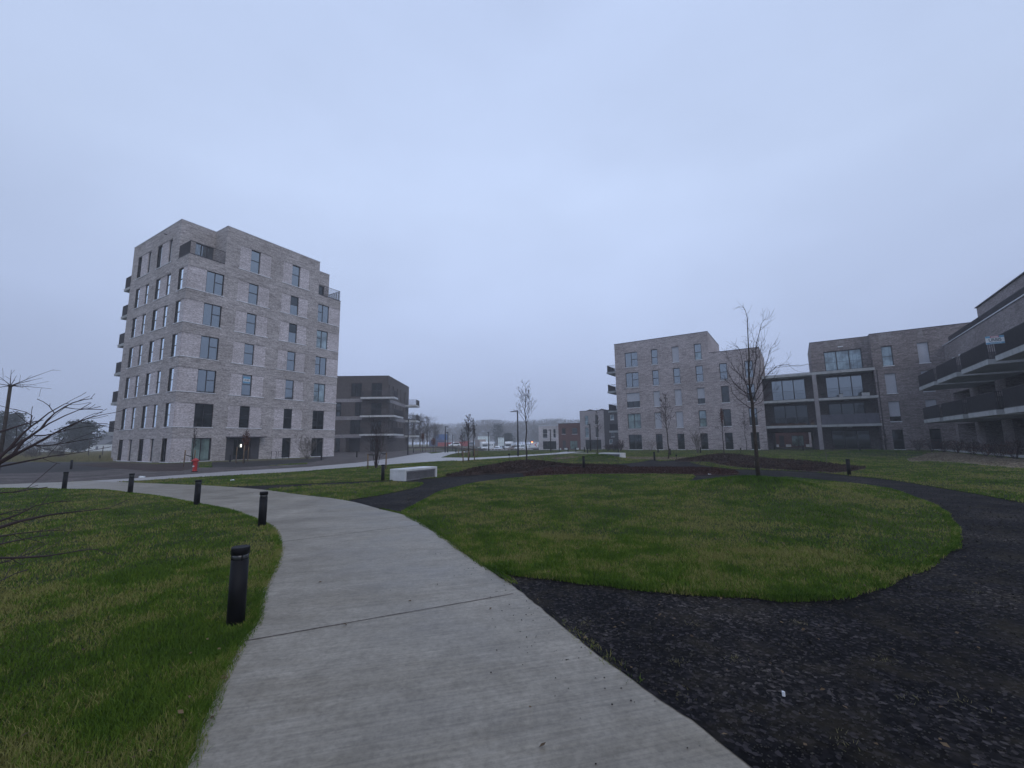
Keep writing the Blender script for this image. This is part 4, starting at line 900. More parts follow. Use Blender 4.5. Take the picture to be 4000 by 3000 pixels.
pot(27.8, .4, 6.23, .35, .3, .4, 'small white plant pot in the middle of the upper right balcony', 'potted_plant', 'plant pot', 'planter', 30, .15, 'pine', 4)
pot(30.1, .5, 6.23, .7, .4, .42, 'pale plant tub with leafy top at the right end of the upper right balcony', 'potted_plant', 'plant pot', 'planter', 110, .4, 'pine', 5)
pot(20.5, .5, 3.0, .5, .4, .25, 'dark bushy pot at the left end of the lower left balcony', 'potted_plant', 'plant pot', 'frame', 120, .5, 'pine', 6)
# ------------------------------------------------------------------ terraced houses
HR = rad(-31); hx, hy = 6.4, 105.2
def hp(u, v=0): return hx + math.cos(HR) * u - math.sin(HR) * v, hy + math.sin(HR) * u + math.cos(HR) * v
def house(u0, u1, H, wallm, wins, label, cope, doors=(), extra=None, z0=-.75, loc=None, rz=HR):
    p = loc or (*hp(u0), -.0); root = thing('terraced_house', label, 'house', (p[0], p[1], p[2] if loc else 0), rz, 'terraced houses beyond the lawn'); Wd = u1 - u0; w = MB()
    ops = [(a, b, c, d, .15) for a, b, c, d, *_ in wins]
    wall(w, Ffront, .002, Wd - .002, z0, H, ops); wall(w, lambda u, d, z: (.002 + d, u, z), 0, 9, z0, H); wall(w, lambda u, d, z: (Wd - .002 - d, u, z), 0, 9, z0, H); wall(w, lambda u, d, z: (u, 9 - d, z), 0, Wd, z0, H)
    w.build('wall', wallm, root)
    for q in wins:
        a, b, c, d, pane = q[:5]; br = q[5] if len(q) > 5 else []
        window(root, Ffront, a, b, c, d, .1, br, pane, (c > .5), 0, q[6] if len(q) > 6 else 'framegrey', .07, sillmat='sill', name='door' if pane == 'door' else 'window')
    r = MB(); r.box(.01, Wd - .01, .01, 8.99, H - .3, H - .2); r.build('roof', M['roofing'], root)
    c = MB(); c.box(-.02 + .03, Wd - .01, -.04, .25, H, H + (.1 if cope != 'coping' else .35)); c.build('roof_coping', M[cope], root)
    return root
M['door'] = M['black_clad']
h1 = house(0, 5.42, 5.1, M['brickW'], [(1.13, 2.4, 2.2, 4.4, 'glass', [('h', .5)], 'framelight'), (3.97, 4.68, 2.25, 4.38, 'glass', [('h', .5)], 'framelight'), (1.14, 4.75, -.5, 1.45, 'glassdark', [('v', .33), ('v', .62)], 'framegrey')], 'white washed brick terraced house with a pale roof edge, leftmost of the row', 'coping')
h2 = house(5.42, 11.0, 5.55, M['brickR'], [(.9, 1.85, 3.1, 4.48, 'glassdark'), (3.5, 4.85, 3.05, 4.47, 'glassdark'), (.98, 1.82, -.5, 1.55, 'door'), (2.9, 4.8, -.5, 1.47, 'curtaingreen', [('v', .62)])], 'low red brown brick terraced house between a white and a grey house', 'darkcoping')
h3 = house(11.0, 16.85, 8.3, M['brickG'], [(1.25, 2.1, 5.1, 7.25, 'curtain', [('h', .5)]), (3.75, 4.45, 5.1, 7.25, 'glass'), (1.25, 2.1, 2.2, 4.5, 'curtain', [('h', .5)]), (3.75, 4.45, 2.2, 4.5, 'glass'), (1.2, 5.0, -.5, 1.65, 'glassdark', [('v', .35), ('v', .65)])], 'three storey grey brick terraced house with a black downpipe', 'darkcoping')
h4 = house(16.85, 23, 8.25, M['black_clad'], [(1.5, 2.35, 6.05, 7.2, 'curtain', [], 'framelight'), (1.5, 2.35, 2.25, 3.25, 'glass'), (1.05, 1.85, .7, 1.65, 'curtain', [], 'framelight')], 'three storey black clad terraced house partly hidden by the grey block', 'darkcoping')
s = MB(); s.tube([(2.55, -.06, -.6), (2.55, -.06, 5.05)], .05, 6); s.tube([(2.1, -.06, 5.1), (2.6, -.06, 5.1)], .05, 6); s.build('downpipe', M['frame'], h3)
s = MB()
for a in (0, 2.9): s.prism([(.7 + a, 8.38), (2.0 + a, 8.8), (3.3 + a, 8.38)], 1.5, 5)
s.build('roof_ridge', M['darkcoping'], h3)
for k, (u, wd) in enumerate(((5.6, .75), (7.35, .85), (10.35, .45))):
    x, y = hp(u + wd / 2, -.9); z = float(hf(x, y)) - .05; s = MB(); s.lathe([(.0, 0), (.0, 0)], 3) if 0 else None
    o = thing('planter', ['white box planter left of the red house door', 'white box planter right of the red house door', 'small white planter at the right end of the red house'][k], 'planter', (x, y, z), HR, 'white planters before the red house')
    s = MB(); s.box(-wd / 2, wd / 2, -.2, .2, 0, .48); s.build('box', M['planter'], o, bevel=.02); s = MB(); s.box(-wd / 2 + .04, wd / 2 - .04, -.16, .16, .482, .5); s.build('earth', M['mulch'], o)
# house seen through the passage of the grey block
bx, by = G(3040, 1745, .1); s_ = 84 / math.hypot(bx, by); bx *= s_; by *= s_
rh = house(0, 11, 6.2, M['brickR'], [(4.42, 5.1, 0.05, 1.85, 'door'), (6.15, 7.8, .1, 1.85, 'curtaingreen', [('v', .55)])], 'red brown brick house glimpsed through the passage under the balconies', 'darkcoping', z0=-.3, loc=(bx - 3.6, by + 2.1, 0))
s = MB(); s.box(-3, 3.88, -.25, -.06, -.3, 6.3); s.build('pale_wall', M['brickW'], rh); s = MB(); s.box(8.5, 15, -.25, -.06, -.3, 6.3); s.build('pale_wall', M['brickW'], rh)
for k, u in enumerate((4.05, 5.75, 8.2)):
    o = thing('planter', ['white planter left of the door behind the passage', 'long white planter between door and window behind the passage', 'white planter at the right behind the passage'][k], 'planter', (bx - 3.6 + math.cos(HR) * u + math.sin(HR) * .6 * 1, by + 2.1 + math.sin(HR) * u - math.cos(HR) * .6, 0), HR, 'white planters behind the passage')
    s = MB(); s.box(-.22 if k != 1 else -.5, .22, -.2, .2, 0, .42); s.build('box', M['planter'], o, bevel=.02); s = MB(); s.box(-.17, .17, -.12, .12, .42, .46); s.build('earth', M['mulch'], o)
# ------------------------------------------------------------------ bollards
def bollard():
    root = thing('bollard', 'x', 'bollard'); r = .066
    b = MB(); b.lathe([(r, -.06), (r, .5)], 28); b.build('post', M['black'], root, True)
    b = MB(); b.lathe([(r * .93, .5), (r * .93, .545)], 24); b.build('lamp_lens', M['lensdark'], root, True)
    b = MB(); b.lathe([(r * .72, .501), (r * .72, .55)], 16); 
    b = MB()
    for q in range(4):
        a = rad(45 + 90 * q); b.tube([(r * .93 * math.cos(a), r * .93 * math.sin(a), .495), (r * .93 * math.cos(a), r * .93 * math.sin(a), .55)], .006, 4)
    b.build('lens_bars', M['black'], root)
    b = MB(); b.lathe([(r * 1.05, .545), (r * 1.05, .592), (r * 1.0, .6)], 28); b.build('cap', M['black'], root)
    for o in root.children:
        for p in o.data.polygons: p.use_smooth = len(p.vertices) == 4
    return root
bol = bollard(); first = True
BO = [((920, 2430), 'nearest black bollard light standing in the grass beside the path'),
      ((1023, 2052), 'black bollard light at the inner bend of the path, second from the camera'),
      ((768, 1970), 'black bollard light on the left lawn edge, third along the path'),
      ((508, 1925), 'black bollard light on the left lawn edge, fourth along the path'),
      ((250, 1910), 'black bollard light on the left lawn edge, fifth along the path'),
      ((1495, 1875), 'black bollard light beside the near louvred bench'),
      ((2281, 1830), 'black bollard light between the dark mulch bed and the gravel path'),
      ((3318, 1855), 'black bollard light at the right end of the dark bed'),
      ((2557, 1797), 'black bollard light where the gravel path nears the grey block'),
      ((277, 1832), 'black bollard light on the asphalt lane left of the tower'),
      ((388, 1801), 'black bollard light at the left foot of the tower'),
      ((1255, 1798), 'black bollard light before the rightmost ground window of the tower'),
      ((1393.6, 1786), 'black bollard light before the entrance of the dark brown block'),
      ((898, 1804), 'black bollard light left of the tower entrance'),
      ((1615, 1768), 'black bollard light right of the dark brown block'),
      ((1781, 1767), 'black bollard light by the far road bend'),
      ((2185, 1765), 'black bollard light before the left planter of the red house'),
      ((2219, 1765), 'black bollard light before the door of the red house'),
      ((2250, 1765), 'black bollard light before the window of the red house'),
      ((2283, 1764), 'black bollard light before the grey terraced house'),
      ((2295.5, 1769.6), 'black bollard light left of the far louvred bench'),
      ((2415, 1767), 'black bollard light behind the far louvred bench'),
      ((2571, 1767), 'black bollard light before the second ground window of the grey block'),
      ((2618.5, 1777), 'black bollard light right of the small bare tree before the grey block'),
      ((2737, 1768.7), 'black bollard light beside the bare shrub before the grey block'),
      ((3138, 1760), 'black bollard light before the open passage'),
      ((3360, 1760), 'black bollard light before the dark ground floor windows of the bay')]
for k, (q, lab) in enumerate(BO):
    x, y, z = GT(*q)
    if k == 0: bol.location = (x, y, z); bol['label'] = lab; bol['group'] = 'bollard lights along the paths'
    else: dup(bol, (x, y, z), k * .7, lab)
# ------------------------------------------------------------------ louvred benches
def bench():
    root = thing('bench', 'x', 'bench'); Lx, Ly, Hh = 2.04, .78, .45
    b = MB(); b.box(0, Lx, 0, Ly, Hh - .09, Hh); b.build('seat', M['benchwhite'], root, bevel=.012)
    for a in (0, Lx - .1): b = MB(); b.box(a, a + .1, 0, Ly, -.03, Hh - .092); b.build('side_slab', M['benchwhite'], root, bevel=.012)
    b = MB(); b.box(.13, Lx - .13, .14, Ly - .14, 0, Hh - .1); b.build('cavity_shade_core', M['cavityshade'], root)  # solid block coloured dark to stand for shade behind the louvres
    for y0, y1 in ((.03, .09), (Ly - .09, Ly - .03)):
        f = MB(); f.box(.102, .15, y0, y1, 0, Hh - .095); f.box(Lx - .15, Lx - .102, y0, y1, 0, Hh - .095); f.box(.15, Lx - .15, y0, y1, Hh - .13, Hh - .095); f.box(.15, Lx - .15, y0, y1, 0, .025); g = f.build('grille', M['louvre'], root)
        l = MB()
        for i in range(7):
            z = .04 + i * .042; s = -1 if y0 < .3 else 1; ym = (y0 + y1) / 2
            l.add([(.15, ym + s * .025, z), (Lx - .15, ym + s * .025, z), (Lx - .15, ym - s * .02, z + .014), (.15, ym - s * .02, z + .014), (.15, ym + s * .025, z + .008), (Lx - .15, ym + s * .025, z + .008), (Lx - .15, ym - s * .02, z + .022), (.15, ym - s * .02, z + .022)], [(0, 1, 2, 3), (7, 6, 5, 4), (0, 4, 5, 1), (3, 2, 6, 7), (0, 3, 7, 4), (1, 5, 6, 2)])
        l.build('louvres', M['louvre'], g)
    return root
bn = bench(); a = math.atan2(18.6 - 16.8, -3.29 + 4.23); bn.location = (-4.23, 16.8, -.02); bn.rotation_euler = (0, 0, a); bn['label'] = 'white concrete bench with dark louvred sides beside the gravel path'; bn['group'] = 'louvred concrete benches'
b2 = G(2414, 1786, .0); b2 = (8.45, 33.6); a2 = math.atan2(33.3 - 35.2, 8.45 - 6.55)
dup(bn, (8.45 - 2.04 * math.cos(a2), 33.6 - 2.04 * math.sin(a2), .0), a2, 'far white louvred bench half hidden by a grassy mound before the grey block', 'louvred concrete benches')
# ------------------------------------------------------------------ hydrant
x, y, z = GT(760, 1842)
hy_ = thing('fire_hydrant', 'red fire hydrant pillar standing before the tower corner', 'hydrant', (x, y, z))
b = MB(); b.lathe([(.12, 0), (.12, .05), (.105, .06), (.105, .52), (.115, .53), (.115, .56)], 20); b.build('body', M['red'], hy_)
b = MB(); b.lathe([(.13, .56), (.14, .6), (.13, .66), (.09, .71), (.03, .74), (.0, .745)], 20); b.build('cap', M['red'], hy_, True)
for s in (-1, 1): b = MB(); b.tube([(s * .1, 0, .6), (s * .2, -.02, .6)], .045, 8); b.build('outlet', M['red'], hy_)
b = MB(); b.tube([(0, -.09, .3), (0, -.15, .3)], .04, 8); b.build('valve', M['sill'], hy_)
b = MB(); b.lathe([(.15, -.04), (.15, .03)], 16); b.build('base', M['black'], hy_)
# ------------------------------------------------------------------ bicycle rack by the tower
def TW(u, v): a = rad(59.08); return -30.05 + math.cos(a) * u - math.sin(a) * v, 37.48 + math.sin(a) * u + math.cos(a) * v
for k, u in enumerate((8.15, 8.85, 9.5)):
    x, y = TW(u, -1.3); lab = ['left', 'middle', 'right'][k] + ' black steel bicycle stand beside the tower entrance'
    if k == 0:
        rk = thing('bicycle_stand', lab, 'bicycle stand', (x, y, 0), rad(59.08), 'bicycle stands')
        b = MB(); b.tube([(0, 0, -.05), (0, 0, .76), (.5, 0, .76), (.5, 0, -.05)], .028, 6); b.build('hoop', M['black'], rk); b = MB(); b.tube([(0, 0, .42), (.5, 0, .42)], .012, 5); b.build('crossbar', M['black'], rk)
    else: dup(rk, (x, y, 0), rad(59.08), lab, 'bicycle stands')
# ------------------------------------------------------------------ street lamps
def lamp(px, py, ptop, side, label, r=.06, head=.55, dist_arm=.2):
    x, y, z = GT(px, py); h = top_z(ptop[0], ptop[1], x, y) - z
    o = thing('street_lamp', label, 'street lamp', (x, y, z), 0, 'slim street lamps')
    b = MB(); b.tube([(0, 0, -.1), (0, 0, h)], [r * 1.15, r * .75], 10); b.build('pole', M['frame'], o, True)
    b = MB(); s = side; b.prism([(-s * .06, h - .02), (s * head, h - .08), (s * head, h - .03), (s * .1, h + .07), (-s * .06, h + .07)], -.09, .09); b.build('lamp_head', M['frame'], o)
    b = MB(); b.box(min(s * .15, s * head * .9), max(s * .15, s * head * .9), -.07, .07, h - .1, h - .085); b.build('lens', M['lens'], o); return o
lamp(2024, 1781, (2023, 1606), -1, 'dark street lamp beside the mulch mound tree', .085, .75)
lamp(1739, 1767, (1739, 1667.5), 1, 'taller dark street lamp of the pair at the road bend', .09, .6)
lamp(1749, 1767, (1749, 1689), -1, 'shorter dark street lamp of the pair at the road bend', .08, .3)
lamp(1593, 1777, (1594, 1638), 1, 'dark street lamp before the right side of the brown block', .07, .45)
lamp(2152, 1763, (2151, 1680), -1, 'dark street lamp before the white terraced house', .09, .3)
lamp(2307, 1762, (2306, 1658), -1, 'dark street lamp before the grey terraced house', .09, .35)
lamp(1909, 1760, (1908, 1689), -1, 'distant street lamp before the left white board', .1, .3)
lamp(1768, 1759, (1768, 1699), 1, 'distant thin lamp post left of the stake supported trees', .09, .2)
# ------------------------------------------------------------------ bare trees
def rot_about(v, ax, ang): return Matrix.Rotation(ang, 3, ax) @ v
def limb(mb, p, d, L, r, lvl, rg, segs=5, up=.12, twigs=3, twist=.16, minr=.003):
    pts = [Vector(p)]; rr = [r]; d = Vector(d).normalized(); n = segs
    for i in range(n):
        d = (d + Vector((rg.uniform(-1, 1), rg.uniform(-1, 1), rg.uniform(-.6, 1))) * twist + Vector((0, 0, up))).normalized()
        pts.append(pts[-1] + d * (L / n)); rr.append(max(minr, r * (1 - .75 * (i + 1) / n)))
    mb.tube(pts, rr, 5 if r > .012 else 3, False)
    if lvl > 0:
        for k in range(twigs):
            f = rg.uniform(.25, .98); i = min(n - 1, int(f * n)); q = pts[i].lerp(pts[i + 1], f * n - i); dd = (pts[i + 1] - pts[i]).normalized()
            ax = dd.cross(Vector((rg.uniform(-1, 1), rg.uniform(-1, 1), rg.uniform(-1, 1)))).normalized()
            limb(mb, q, rot_about(dd, ax, rad(rg.uniform(25, 60))), L * rg.uniform(.28, .55), max(minr, rr[i] * .55), lvl - 1, rg, 4, up, max(2, twigs - 1), twist, minr)
def bare_tree(px, py, ptop, label, seed=1, crown=.42, spread=.26, nb=16, tr=.035, group='young bare trees with clear stems', stakes=0, minr=.004, leaves=None, cat='tree', lean=0, name='bare_tree', lvl=2, bark='bark', twig='twig', upang=(35, 62)):
    x, y, z = GT(px, py); H = top_z(*ptop, x, y) - z; rg = random.Random(seed)
    o = thing(name, label, cat, (x, y, z - .03), 0, group); t = MB(); pts = []; rr = []
    for i in range(9):
        f = i / 8; pts.append((rg.uniform(-.012, .012) * H * (f > 0) + lean * f * H, rg.uniform(-.012, .012) * H, H * f)); rr.append(max(minr, tr * (1 - f) ** .8 + .004))
    t.tube(pts, rr, 8); t.build('trunk', M[bark], o, True)
    c = MB()
    for k in range(nb):
        f = crown + (1 - crown) * ((k + rg.random()) / nb) ** 1.1 * .93; i = min(7, int(f * 8)); q = Vector(pts[i]).lerp(Vector(pts[i + 1]), f * 8 - i)
        a = k * 2.4 + rg.uniform(-.4, .4); el = rad(rg.uniform(*upang)); L = H * spread * (1 - .84 * (f - crown) / (1 - crown)) * rg.uniform(.75, 1.2)
        limb(c, q, (math.cos(a) * math.cos(el), math.sin(a) * math.cos(el), math.sin(el)), L, max(minr, rr[i] * .45), lvl, rg, 5, .1, 4, .15, minr)
    c.build('crown', M[twig], o)
    if leaves:
        lf = MB(); n, zc, rz_, rxy, ls = leaves
        for _ in range(n):
            v = Vector((rg.gauss(0, 1), rg.gauss(0, 1), rg.gauss(0, 1))); v = v.normalized() * rg.random() ** .4; p = Vector((v.x * rxy, v.y * rxy, zc * H + v.z * rz_ * H)) + Vector((lean * zc * H, 0, 0))
            a = Vector((rg.uniform(-1, 1), rg.uniform(-1, 1), rg.uniform(-1, 1))).normalized() * ls; b = a.cross(Vector((rg.uniform(-1, 1), rg.uniform(-1, 1), rg.uniform(-1, 1)))).normalized() * ls * .6
            lf.add([tuple(p - a), tuple(p + b), tuple(p + a), tuple(p - b)], [(0, 1, 2, 3)])
        lf.build('leaves', M['redleaf'], o)
    return o
def stakes(items, label, gname='tree stakes', strap=None):
    for k, (b, tp) in enumerate(items):
        x, y, z = GT(*b); h = top_z(*tp, x, y) - z; s = MB(); s.tube([(0, 0, -.1), (rj.uniform(-.03, .03), 0, h)], .04, 7); o = s.build('tree_stake', M['stake'] if len(label) < 99 else M['barklight'], None, True); o.location = (x, y, z)
        tag(o, label[k] if isinstance(label, (list, tuple)) else label, 'stake', gname)
def strap(a, b, label):   # a,b = (px base, px height point)
    A = GT(*a[0]); B = GT(*b[0]); za = top_z(*a[1], A[0], A[1]); zb = top_z(*b[1], B[0], B[1]); m = MB()
    P0 = Vector((A[0], A[1], za)); P1 = Vector((B[0], B[1], zb)); mid = (P0 + P1) / 2 - Vector((0, 0, .04)); m.tube([P0, mid, P1], .03, 5); o = m.build('tree_tie', M['strap']); tag(o, label, 'tree tie', 'dark ties between stakes and trees')
# main tree on the island mound: limbs follow the real tree's silhouette, each limb given its own depth
def main_tree():
    rg = random.Random(11); px, py = 2962, 1862; x, y = tx, ty; z = float(hf(tx, ty)); dist = math.hypot(x, y)
    o = thing('bare_tree', 'tall bare young tree with a spreading crown on the lawn mound', 'tree', (x, y, z), 0)
    def w(q, dep=0):
        X, Y = 2700 + q[0] / 2.212, 1150 + q[1] / 2.212; d = ray(X, Y); k = (dist + dep) / math.hypot(d[0], d[1]); return Vector((d[0] * k - x, d[1] * k - y, EYE + d[2] * k - z))
    tr = [(578, 1590), (565, 1400), (547, 1200), (533, 1040), (528, 940), (512, 870), (502, 760), (497, 640), (500, 540), (493, 420), (487, 290), (485, 205), (468, 140), (450, 112), (405, 105)]
    base = w(tr[0]); pts = [Vector((base.x * 0, 0, -.05))] + [w(q) for q in tr[1:]]; rr = [.066, .056, .05, .046, .046, .036, .028, .023, .019, .015, .012, .009, .007, .005, .004]
    m = MB(); m.tube(pts, rr, 9); m.build('trunk', M['bark'], o, True)
    L = [([(533, 985), (500, 975), (455, 945), (400, 900), (355, 850), (342, 780), (300, 750), (285, 742)], .022, .9), ([(515, 865), (470, 850), (420, 815), (370, 765), (330, 700), (305, 650)], .02, -.7),
         ([(500, 790), (450, 730), (390, 665), (350, 605), (325, 560), (270, 505)], .016, .5), ([(508, 850), (470, 770), (448, 680), (445, 600), (425, 500), (410, 460), (375, 430)], .018, -.9),
         ([(528, 930), (570, 820), (590, 700), (597, 600), (590, 500), (570, 420)], .02, .6), ([(535, 900), (580, 800), (635, 720), (690, 665), (740, 620), (800, 605), (860, 612)], .02, -.8),
         ([(520, 800), (545, 680), (560, 560), (560, 430), (590, 330), (608, 250), (630, 222), (672, 212)], .02, -.2), ([(590, 760), (625, 650), (660, 570), (675, 490), (700, 445), (722, 425)], .014, .8),
         ([(540, 960), (600, 935), (650, 880), (700, 835), (760, 790)], .013, .8), ([(545, 1040), (590, 1010), (640, 995)], .012, -.5), ([(530, 960), (590, 880), (640, 800), (680, 745), (720, 720)], .014, .2),
         ([(497, 640), (480, 560), (470, 480), (495, 400)], .012, .4), ([(500, 600), (530, 500), (545, 400), (520, 320), (515, 295)], .012, .5), ([(560, 560), (600, 470), (612, 410), (635, 388)], .01, -.5),
         ([(515, 880), (460, 870), (420, 850), (380, 800), (345, 720)], .014, 1.0), ([(500, 700), (530, 620), (580, 540), (610, 520), (650, 440)], .012, .7), ([(440, 830), (400, 790), (350, 740), (320, 705)], .01, .6),
         ([(528, 935), (480, 880), (440, 780), (430, 700), (400, 640)], .014, -.6), ([(585, 800), (600, 700), (640, 640), (655, 560)], .012, -.3)]
    c = MB()
    for i in range(5, len(pts)):
        for s in range(4):
            p = pts[i - 1].lerp(pts[i], rg.random()); dd = (pts[i] - pts[i - 1]).normalized(); ax = dd.cross(Vector((rg.uniform(-1, 1), rg.uniform(-1, 1), rg.uniform(-1, 1)))).normalized()
            limb(c, p, rot_about(dd, ax, rad(rg.uniform(35, 70))), rg.uniform(.12, .4), .0035, 1 if i < 11 else 0, rg, 4, .1, 2, .2, .0022)
    for q, r, dep in L:
        n = len(q); P_ = [w(a, dep * (i / (n - 1)) ** .8) for i, a in enumerate(q)]; c.tube(P_, [max(.003, r * .72 * (1 - .82 * i / (n - 1))) for i in range(n)], 6, False)
        for i in range(1, n):
            for s in range(3):
                f = rg.random(); p = P_[i - 1].lerp(P_[i], f); dd = (P_[i] - P_[i - 1]).normalized(); ax = dd.cross(Vector((rg.uniform(-1, 1), rg.uniform(-1, 1), rg.uniform(-1, 1)))).normalized()
                limb(c, p, rot_about(dd, ax, rad(rg.uniform(30, 65))), rg.uniform(.18, .48), .004, 1 if i < n - 1 else 0, rg, 4, .12, 2, .2, .0024)
    c.build('crown', M['twig'], o)
main_tree()
bare_tree(2057, 1802, (2047, 1490), 'bare young tree standing on the dark mulch mound beside the street lamp', 21, .44, .3, 19, .06, minr=.0065, upang=(38, 62))
bare_tree(2337, 1776, (2336, 1592), 'slender bare tree on the grassy mound before the far bench', 22, .45, .14, 14, .045, minr=.008, upang=(50, 70))
bare_tree(2612, 1793, (2603, 1535), 'bare young tree before the left half of the grey block', 23, .42, .25, 20, .05, minr=.007, upang=(42, 66))
bare_tree(2831, 1778, (2826, 1588), 'bare tree with rusty leaves on its upper stem above the dark mounded bed', 24, .42, .2, 14, .045, minr=.007, leaves=(420, .82, .17, .13, .05))
bare_tree(2917, 1759, (2907, 1601), 'slender bare tree close to the right end of the grey block', 25, .4, .2, 16, .04, minr=.008)
bare_tree(3461, 1757, (3451, 1626), 'thin dark bare tree against the wall right of the balcony bay', 26, .2, .13, 16, .04, minr=.008)
bare_tree(750, 1815, (758, 1645), 'bare staked tree before the left corner of the tower', 27, .35, .17, 16, .045, minr=.007, upang=(50, 72))
bare_tree(955, 1808, (953, 1668), 'staked young tree holding dark rusty leaves before the tower entrance', 28, .35, .16, 14, .04, minr=.006, leaves=(620, .62, .3, .3, .05), name='leafy_tree')
bare_tree(1830, 1800, (1833, 1618), 'bare staked tree nearest the road on the green verge', 29, .45, .26, 20, .06, minr=.009)
bare_tree(1850, 1781, (1852, 1633), 'bare staked tree just right behind the nearest verge tree', 30, .42, .22, 16, .06, minr=.01)
bare_tree(1805, 1780, (1806, 1676), 'small bare staked tree left behind the nearest verge tree', 31, .35, .24, 16, .05, minr=.01)
bare_tree(1692, 1765, (1692, 1705), 'small tree with a red leafy crown beyond the dirt court', 32, .5, .1, 8, .05, minr=.01, leaves=(200, .68, .26, .34, .09), name='leafy_tree')
bare_tree(1650, 1765, (1650, 1672), 'narrow staked tree with brown leaves right of the brown block', 33, .3, .13, 12, .05, minr=.012, leaves=(260, .62, .2, .25, .08))
stakes([((717, 1823), (725, 1758)), ((758, 1816), (761, 1757))], ['left wooden stake beside the bare tower corner tree', 'right wooden stake beside the bare tower corner tree'])
stakes([((921, 1808), (922, 1745)), ((949, 1809), (950, 1738)), ((967, 1802), (965, 1744))], ['left pale stake by the leafy entrance tree', 'middle pale stake by the leafy entrance tree', 'right pale stake by the leafy entrance tree'])
stakes([((1437, 1831), (1437, 1773)), ((1507, 1832), (1507, 1769))], ['left wooden stake by the multi stemmed shrub', 'right wooden stake by the multi stemmed shrub'])
stakes([((1809, 1805), (1810, 1760)), ((1829, 1801), (1829, 1762)), ((1853, 1799), (1853, 1752))], ['left stake of the nearest verge tree', 'middle stake of the nearest verge tree', 'right stake of the nearest verge tree'])
stakes([((1791, 1781), (1791, 1755)), ((1820, 1780), (1820, 1752)), ((1836, 1783), (1836, 1755)), ((1864, 1781), (1864, 1753))], ['left stake of the small tree behind the verge tree', 'right stake of the small tree behind the verge tree', 'left stake of the tree right behind the verge tree', 'right stake of the tree right behind the verge tree'])
stakes([((1643, 1766), (1643, 1742)), ((1662, 1765), (1662, 1744)), ((1683, 1765), (1683, 1745)), ((1702, 1765), (1702, 1746))], ['left stake of the narrow brown leaved tree', 'right stake of the narrow brown leaved tree', 'left stake of the red crowned tree', 'right stake of the red crowned tree'])
strap(((717, 1823), (722, 1775)), ((750, 1815), (750, 1783)), 'dark tie from the left stake to the tower corner tree')
strap(((1437, 1831), (1437, 1776)), ((1465, 1827), (1465, 1774)), 'dark tie at the left stake of the multi stemmed shrub')
strap(((1488, 1829), (1488, 1770)), ((1507, 1832), (1507, 1771)), 'dark tie at the right stake of the multi stemmed shrub')
strap(((1809, 1805), (1809, 1758)), ((1830, 1800), (1830, 1763)), 'dark tie from the left stake to the nearest verge tree')
strap(((1830, 1800), (1830, 1752)), ((1853, 1799), (1866, 1753)), 'dark tie from the right stake of the nearest verge tree')
# multi-stemmed shrubs
def shrub(px, py, H, R_, label, seed, n=14, r=.016, minr=.005, lvl=2, tw=4, material='twig', up=.1, name='bare_shrub', kinds=(45, 80), group='bare garden shrubs', leaves=0):
    x, y, z = GT(px, py); rg = random.Random(seed); o = thing(name, label, 'shrub', (x, y, z - .02), 0, group); s = MB(); c = MB()
    for k in range(n):
        a = k * 2.4 + rg.random(); el = rad(rg.uniform(*kinds)); d = Vector((math.cos(a) * math.cos(el) * R_ * 1.6, math.sin(a) * math.cos(el) * R_ * 1.6, math.sin(el) * H))
        p = (math.cos(a) * .04, math.sin(a) * .04, 0); L = d.length * rg.uniform(.6, 1)
        limb(s if k % 2 else c, p, d, L, r, lvl, rg, 6, up, tw, .1, minr)
    s.build('stems', M[material], o); c.build('branches', M[material], o)
    if leaves:
        lf = MB()
        for _ in range(leaves):
            a = rg.random() * 6.28; q = rg.random() ** .5 * R_; p = Vector((q * math.cos(a), q * math.sin(a), H * rg.uniform(.25, 1))); u = Vector((rg.uniform(-1, 1), rg.uniform(-1, 1), rg.uniform(-1, 1))).normalized() * .035; v = u.cross(Vector((.3, .5, .9))).normalized() * .02
            lf.add([tuple(p - u), tuple(p + v), tuple(p + u), tuple(p - v)], [(0, 1, 2, 3)])
        lf.build('leaves', M['redleaf'], o)
    return o
shrub(1469, 1827, 2.6, .9, 'multi stemmed bare shrub held between two stakes beside the road', 41, 12, .022, .006, 2, 4, kinds=(64, 86))
shrub(1199, 1792, 2.3, 1.4, 'rounded bare shrub before the right ground floor windows of the tower', 42, 16, .02, .009, 2, 5, material='barklight')
shrub(2170, 1821, .95, .35, 'thin bare shrub at the back of the dark mulch bed', 43, 7, .009, .005, 1, 3, material='barklight')
shrub(2210, 1818, .8, .3, 'wispy sapling right of the thin bare shrub', 44, 5, .008, .005, 1, 3, material='barklight')
shrub(2110, 1815, .7, .5, 'low wispy stalks behind the mulch mound', 45, 6, .008, .005, 1, 3, material='barklight')
shrub(2725, 1769, 2.3, .9, 'bare multi stemmed shrub before the fourth ground window of the grey block', 46, 12, .02, .01, 2, 4, material='barklight', kinds=(58, 80))
shrub(2542, 1762, 1.7, 1.3, 'leaning bare shrub before the first small window of the grey block', 47, 8, .018, .01, 1, 4, material='barklight')
for k, (px, py, H_, R_) in enumerate(((2400, 1762, .95, .8), (2376, 1762, .8, .7), (2425, 1762, 1.5, .6))):
    shrub(px, py, H_, R_, ['dark brown bush at the left foot of the grey block', 'low brown bush before the black clad house', 'tall dry bush against the left corner of the grey block'][k], 50 + k, 16, .014, .01, 2, 4, leaves=160)
